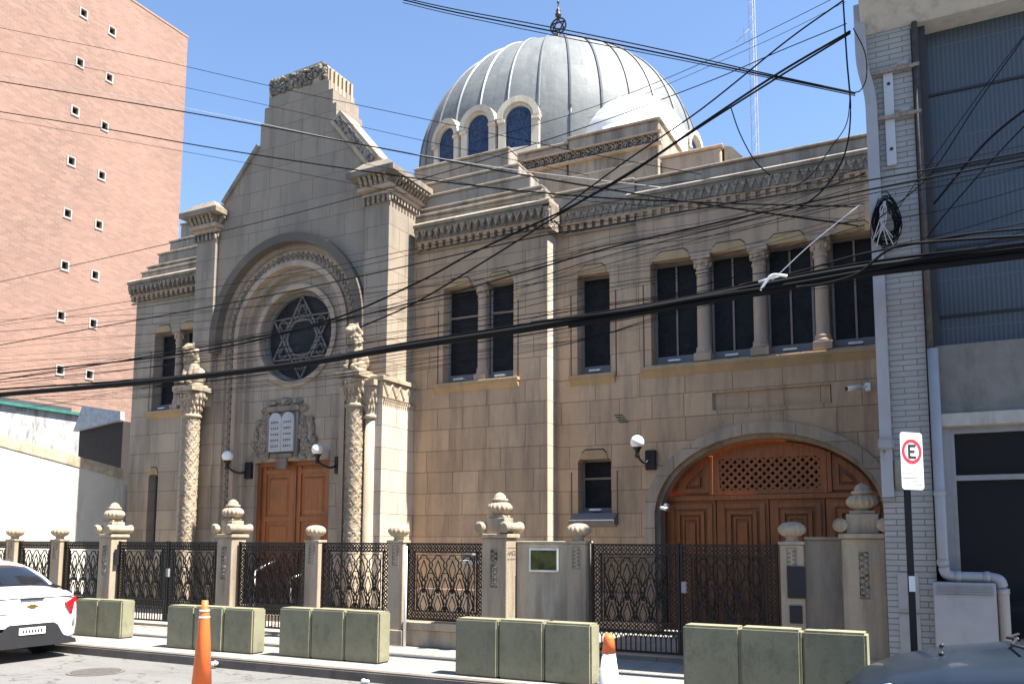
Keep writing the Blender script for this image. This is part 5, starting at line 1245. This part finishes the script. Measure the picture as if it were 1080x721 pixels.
# ------------------------------------------------------------------ cables
def cab(pts, Y, r, label, mat=CABLE, name='overhead_cable', Y2=None, k=7, cat='cable'):
    Y2 = Y if Y2 is None else Y2; x0, x1 = pts[0][0], pts[-1][0]
    P = [at(x, y, Y+(Y2-Y)*(x-x0)/(x1-x0) if abs(x1-x0) > 1 else Y) for x, y in pts]
    o = MB().tube(catmull(P, k), r, 6).build(name, mat, None, normals=False)
    return tag(o, label, cat, 'overhead cables')
cab([(-12, 417), (150, 403), (300, 386), (420, 367), (560, 346), (700, 322), (800, 303), (900, 285), (1000, 273), (1095, 262)], 10.2, .05, 'thickest black cable bundle sagging across the whole facade')
cab([(-12, 411), (150, 400), (300, 384), (420, 363), (560, 341), (700, 318), (800, 298), (900, 279), (1000, 266), (1095, 258)], 10.25, .018, 'black cable lying on top of the thickest bundle', k=6)
cab([(600, 343), (700, 326), (760, 316), (830, 304), (900, 291), (1000, 279), (1095, 268)], 10.15, .034, 'second thick cable bound under the bundle at the right')
cab([(780, 301), (840, 287), (900, 270), (960, 258), (1020, 247), (1095, 240)], 10.15, .012, 'cable rising just above the thick bundle over the right windows')
cab([(-12, 84), (200, 119), (400, 156), (560, 186), (720, 212), (905, 238)], 10.4, .011, 'black cable from upper left crossing the tower and fading over the right wing')
cab([(-12, 116), (100, 134), (230, 157), (430, 187), (600, 206), (760, 214), (906, 218)], 10.4, .010, 'lower black cable crossing the tower below its gable top')
cab([(-12, 27), (150, 60), (290, 92), (440, 124), (600, 158), (740, 184)], 10.5, .005, 'thin wire from the upper left across the brick tower top')
cab([(-12, 52), (150, 83), (290, 113), (440, 147), (620, 185)], 10.5, .004, 'thin wire just above the thick tower crossing cable')
cab([(-12, 123), (150, 152), (260, 172), (430, 205)], 10.5, .004, 'faint wire below the lower tower crossing cable')
cab([(-12, 76), (200, 115), (370, 150), (520, 176), (700, 198)], 10.45, .005, 'pale grey wire running beside the tower crossing cable', CABLEG)
cab([(425, -2), (480, 10), (592, 31), (700, 53), (800, 76), (902, 98)], 10.3, .008, 'topmost cable of the three in front of the dome finial')
cab([(425, 0), (480, 13), (592, 35), (700, 57), (800, 78), (902, 99)], 10.3, .010, 'middle cable of the three in front of the dome finial')
cab([(425, 3), (480, 16), (592, 39), (700, 60), (800, 80), (902, 101)], 10.35, .006, 'lowest cable of the three in front of the dome finial')
cab([(897, 33), (820, 78), (740, 131), (680, 172), (620, 208), (586, 226), (500, 266), (440, 298), (340, 340), (200, 372), (-12, 395)], 10.3, .014, 'black cable from the grey building past the cornice knot to the lower left')
cab([(897, 35), (820, 82), (735, 136), (660, 186), (600, 220), (520, 270), (440, 318), (380, 345)], 10.35, .012, 'second black cable twisted below the cornice knot cable')
cab([(889, 1), (830, 43), (740, 115), (660, 170), (590, 222)], 10.3, .010, 'cable falling steeply from the top right to the cornice knot')
cab([(893, 25), (820, 55), (740, 89), (600, 140), (440, 190), (250, 240), (-12, 300)], 10.5, .006, 'long thin cable crossing the dome from the upper right')
cab([(880, -2), (820, 28), (740, 67), (620, 115), (500, 150)], 10.5, .004, 'thin wire crossing the right half of the dome')
cab([(892, 2), (820, 38), (730, 78), (620, 125)], 10.5, .003, 'faintest wire crossing the right half of the dome')
for i, (p, r, lb_) in enumerate([
    ([(1095, 158), (917, 190), (760, 216), (640, 238), (560, 251), (400, 287), (250, 318), (-12, 366)], .009, 'cable descending across all upper windows from the right edge'),
    ([(1095, 166), (917, 200), (760, 234), (640, 262), (560, 285), (440, 318), (300, 350), (100, 385), (-12, 402)], .011, 'heavier cable descending over the window heads of the right wing'),
    ([(1095, 172), (920, 204), (760, 240), (640, 270), (540, 300), (420, 325), (250, 356)], .006, 'thin cable just below the heavier window head cable'),
    ([(915, 186), (760, 206), (600, 232), (440, 262), (300, 290), (-12, 342)], .005, 'thin wire under the right cornice dentils'),
    ([(915, 208), (800, 236), (700, 262), (600, 290), (480, 322)], .004, 'thin wire between the heads of the four right windows'),
    ([(780, 304), (640, 322), (500, 345), (380, 362), (250, 378), (-12, 404)], .007, 'cable just above the thickest bundle across the tower'),
    ([(800, 300), (700, 312), (560, 331), (430, 348), (300, 366), (150, 388), (-12, 408)], .005, 'thin cable close above the bundle over the paired windows'),
    ([(700, 330), (560, 352), (430, 372), (300, 392), (150, 410)], .005, 'thin cable close under the thickest bundle'),
    ([(760, 318), (620, 345), (500, 372), (380, 395), (240, 412)], .003, 'faint wire drooping under the bundle across the tower'),
    ([(912, 215), (800, 220), (640, 214), (500, 195), (380, 172)], .004, 'faint wire rising leftward across the right cornice'),
    ([(905, 232), (820, 226), (720, 212), (600, 192), (520, 180)], .003, 'faint wire crossing the attic wall'),
    ([(-12, 435), (60, 425), (130, 412), (240, 396), (360, 372)], .004, 'thin wire left above the teal roof'),
    ([(440, 230), (560, 212), (680, 196), (800, 184), (910, 178)], .004, 'thin wire lying along the cornice tops'),
]): cab(p, 10.25+.04*(i % 4), r, lb_)
cab([(1080, 40), (1030, 110), (980, 185), (925, 232)], 10.5, .007, 'cable slanting down over the blue glass front')
cab([(1095, 18), (1040, 90), (975, 180), (940, 230)], 10.55, .005, 'thinner cable slanting down over the blue glass front')
cab([(1095, 105), (1040, 150), (985, 215)], 10.55, .014, 'thick short cable slanting over the right edge of the glass front')
cab([(1095, 118), (1050, 165), (1000, 222), (978, 250)], 10.6, .008, 'lower of the slanting cables at the right edge')
cab([(1095, 232), (1000, 252), (930, 262)], 10.3, .006, 'short cable joining the bundle at the grey pilaster')
random.seed(21)
for i in range(15):
    ya = 172+random.uniform(0, 70); yb = ya+random.uniform(60, 120); yc = yb+random.uniform(30, 80); ym = (ya+yb)/2+random.uniform(3, 14)
    cab([(912, ya), (760, ya+(ym-ya)*.8), (640, ym+8), (520, yb), (380, (yb+yc)/2), (230, yc), (-12, yc+random.uniform(5, 45))], 10.2+.05*(i % 5), random.choice((.0025, .003, .004)), 'thin dark wire, one of the dense fan crossing both wings and the tower', k=5)
for i in range(7):
    ya = 262+random.uniform(0, 26); yb = 352+random.uniform(0, 30)
    cab([(905, ya+12), (760, ya+32), (620, (ya+yb)/2+28), (500, yb), (330, yb+22+random.uniform(-5, 8)), (140, yb+35+random.uniform(-3, 10)), (-12, yb+40)], 10.3, random.choice((.0025, .0035)), 'faint wire, one of several sagging just below the thickest bundle', k=5)
for i in range(5):
    ya = 150+22*i; cab([(1095, ya), (1010, ya+18+3*i), (930, ya+30+5*i)], 10.4, .004, 'thin wire, one of several crossing the blue glass front', k=4)
cab([(560, 340), (660, 328), (740, 314), (820, 302), (900, 288), (990, 270), (1095, 256)], 10.12, .022, 'knotty cable twisted along the front of the thickest bundle at the right')
cab([(840, 303), (870, 299), (905, 288), (940, 262), (985, 255), (1095, 248)], 10.1, .016, 'cable leaving the bundle and rising over the grey pilaster')
# drop cables at the corner
cab([(889, -3), (893, 60), (897, 120), (890, 165), (868, 200), (840, 222)], 10.6, .010, 'black cable hanging down beside the grey duct', k=8)
cab([(897, 95), (893, 130), (877, 155), (855, 185), (836, 198)], 10.6, .006, 'thin cable looping from the duct to the cornice', k=8)
cab([(771, 114), (780, 140), (795, 168), (812, 185)], 10.3, .008, 'short loop hanging from the knot above the roof end')
cab([(900, 30), (912, 55), (914, 80), (908, 95), (899, 98)], 10.75, .007, 'small black loop over the top of the grey duct')
cab([(907, 216), (880, 237), (850, 262), (812, 298)], 10.2, .0055, 'white cord running down from the duct to the thick bundle', plain('white cord', (.8, .8, .8), .6), 'white_cord')
m = MB(); q = at(812, 299, 10.15)
m.tube(catmull([at(802, 306, 10.12), at(808, 297, 10.1), at(815, 290, 10.1), at(830, 291, 10.1)], 5), .018, 7); m.tube([at(800, 297, 10.13), at(822, 291, 10.1)], .014, 7)
tag(m.build('cable_tie', plain('white tape', (.8, .8, .8), .6)), 'white tape wrapped round the thick cable bundle before the windows', 'cable tie')
# coil of cable
t = MB(); c0 = at(935, 232, 10.85)
for i in range(26):
    a0, b0 = .10+.05*random.random(), .18+.12*random.random(); ph = random.random()*6.28; dx_, dz_ = .03*random.uniform(-1, 1), -.02+.08*random.uniform(-1, 1)
    t.tube([(c0[0]+dx_+a0*math.cos(u)*(1-.35*math.sin(u)), c0[1]+.03*math.sin(u*2+ph), c0[2]+dz_+b0*math.sin(u)) for u in [ph+2*pi*k/18*(.95) for k in range(19)]], .0055, 4)
tag(t.build('cable_coil', CABLE), 'tangled coil of black cable hanging on the grey brick pilaster', 'cable coil')
t = MB()
for i in range(7): t.tube(catmull([(c0[0]+random.uniform(-.04, .04), c0[1]-.04, c0[2]+.22), (c0[0]+random.uniform(-.08, .05), c0[1]-.05, c0[2]+random.uniform(-.05, .1)), (c0[0]+random.uniform(-.2, .08), c0[1]-.04, c0[2]-.3+random.uniform(-.05, .1))], 5), .006, 4)
tag(t.build('wire_bundle', CABLEG), 'pale wires dangling through the black cable coil', 'wires')
# litter
m = MB(); q = at(245, 694, 8.7)
for i in range(4): m.ball((-9.15+.03*i, 8.72+.02*(i % 2), -.09+.01*i), .05, .04, .035, 8, 6)
tag(m.build('litter', plain('crumpled paper', (.6, .6, .62), .6)), 'crumpled pale litter lying against the kerb right of the orange cone', 'litter')
m = MB().ball((-6.5, 8.7, -.1), .04, .03, .03, 8, 6).ball((-6.45, 8.71, -.1), .03, .03, .02, 8, 6)
tag(m.build('litter', plain('white scrap', (.75, .75, .75), .6)), 'small white scrap lying at the kerb before the third barrier row', 'litter')
# houses across the street behind the camera (unseen, wall darkened to cut bounce)
ob = empty('opposite_building', (-8, -14, 0), 'dark building across the street, behind the viewer', 'building')
MB().box(-40, 25, -24, -14, 0, 9).build('wall', plain('opposite render', (.16, .14, .12), .9), ob)
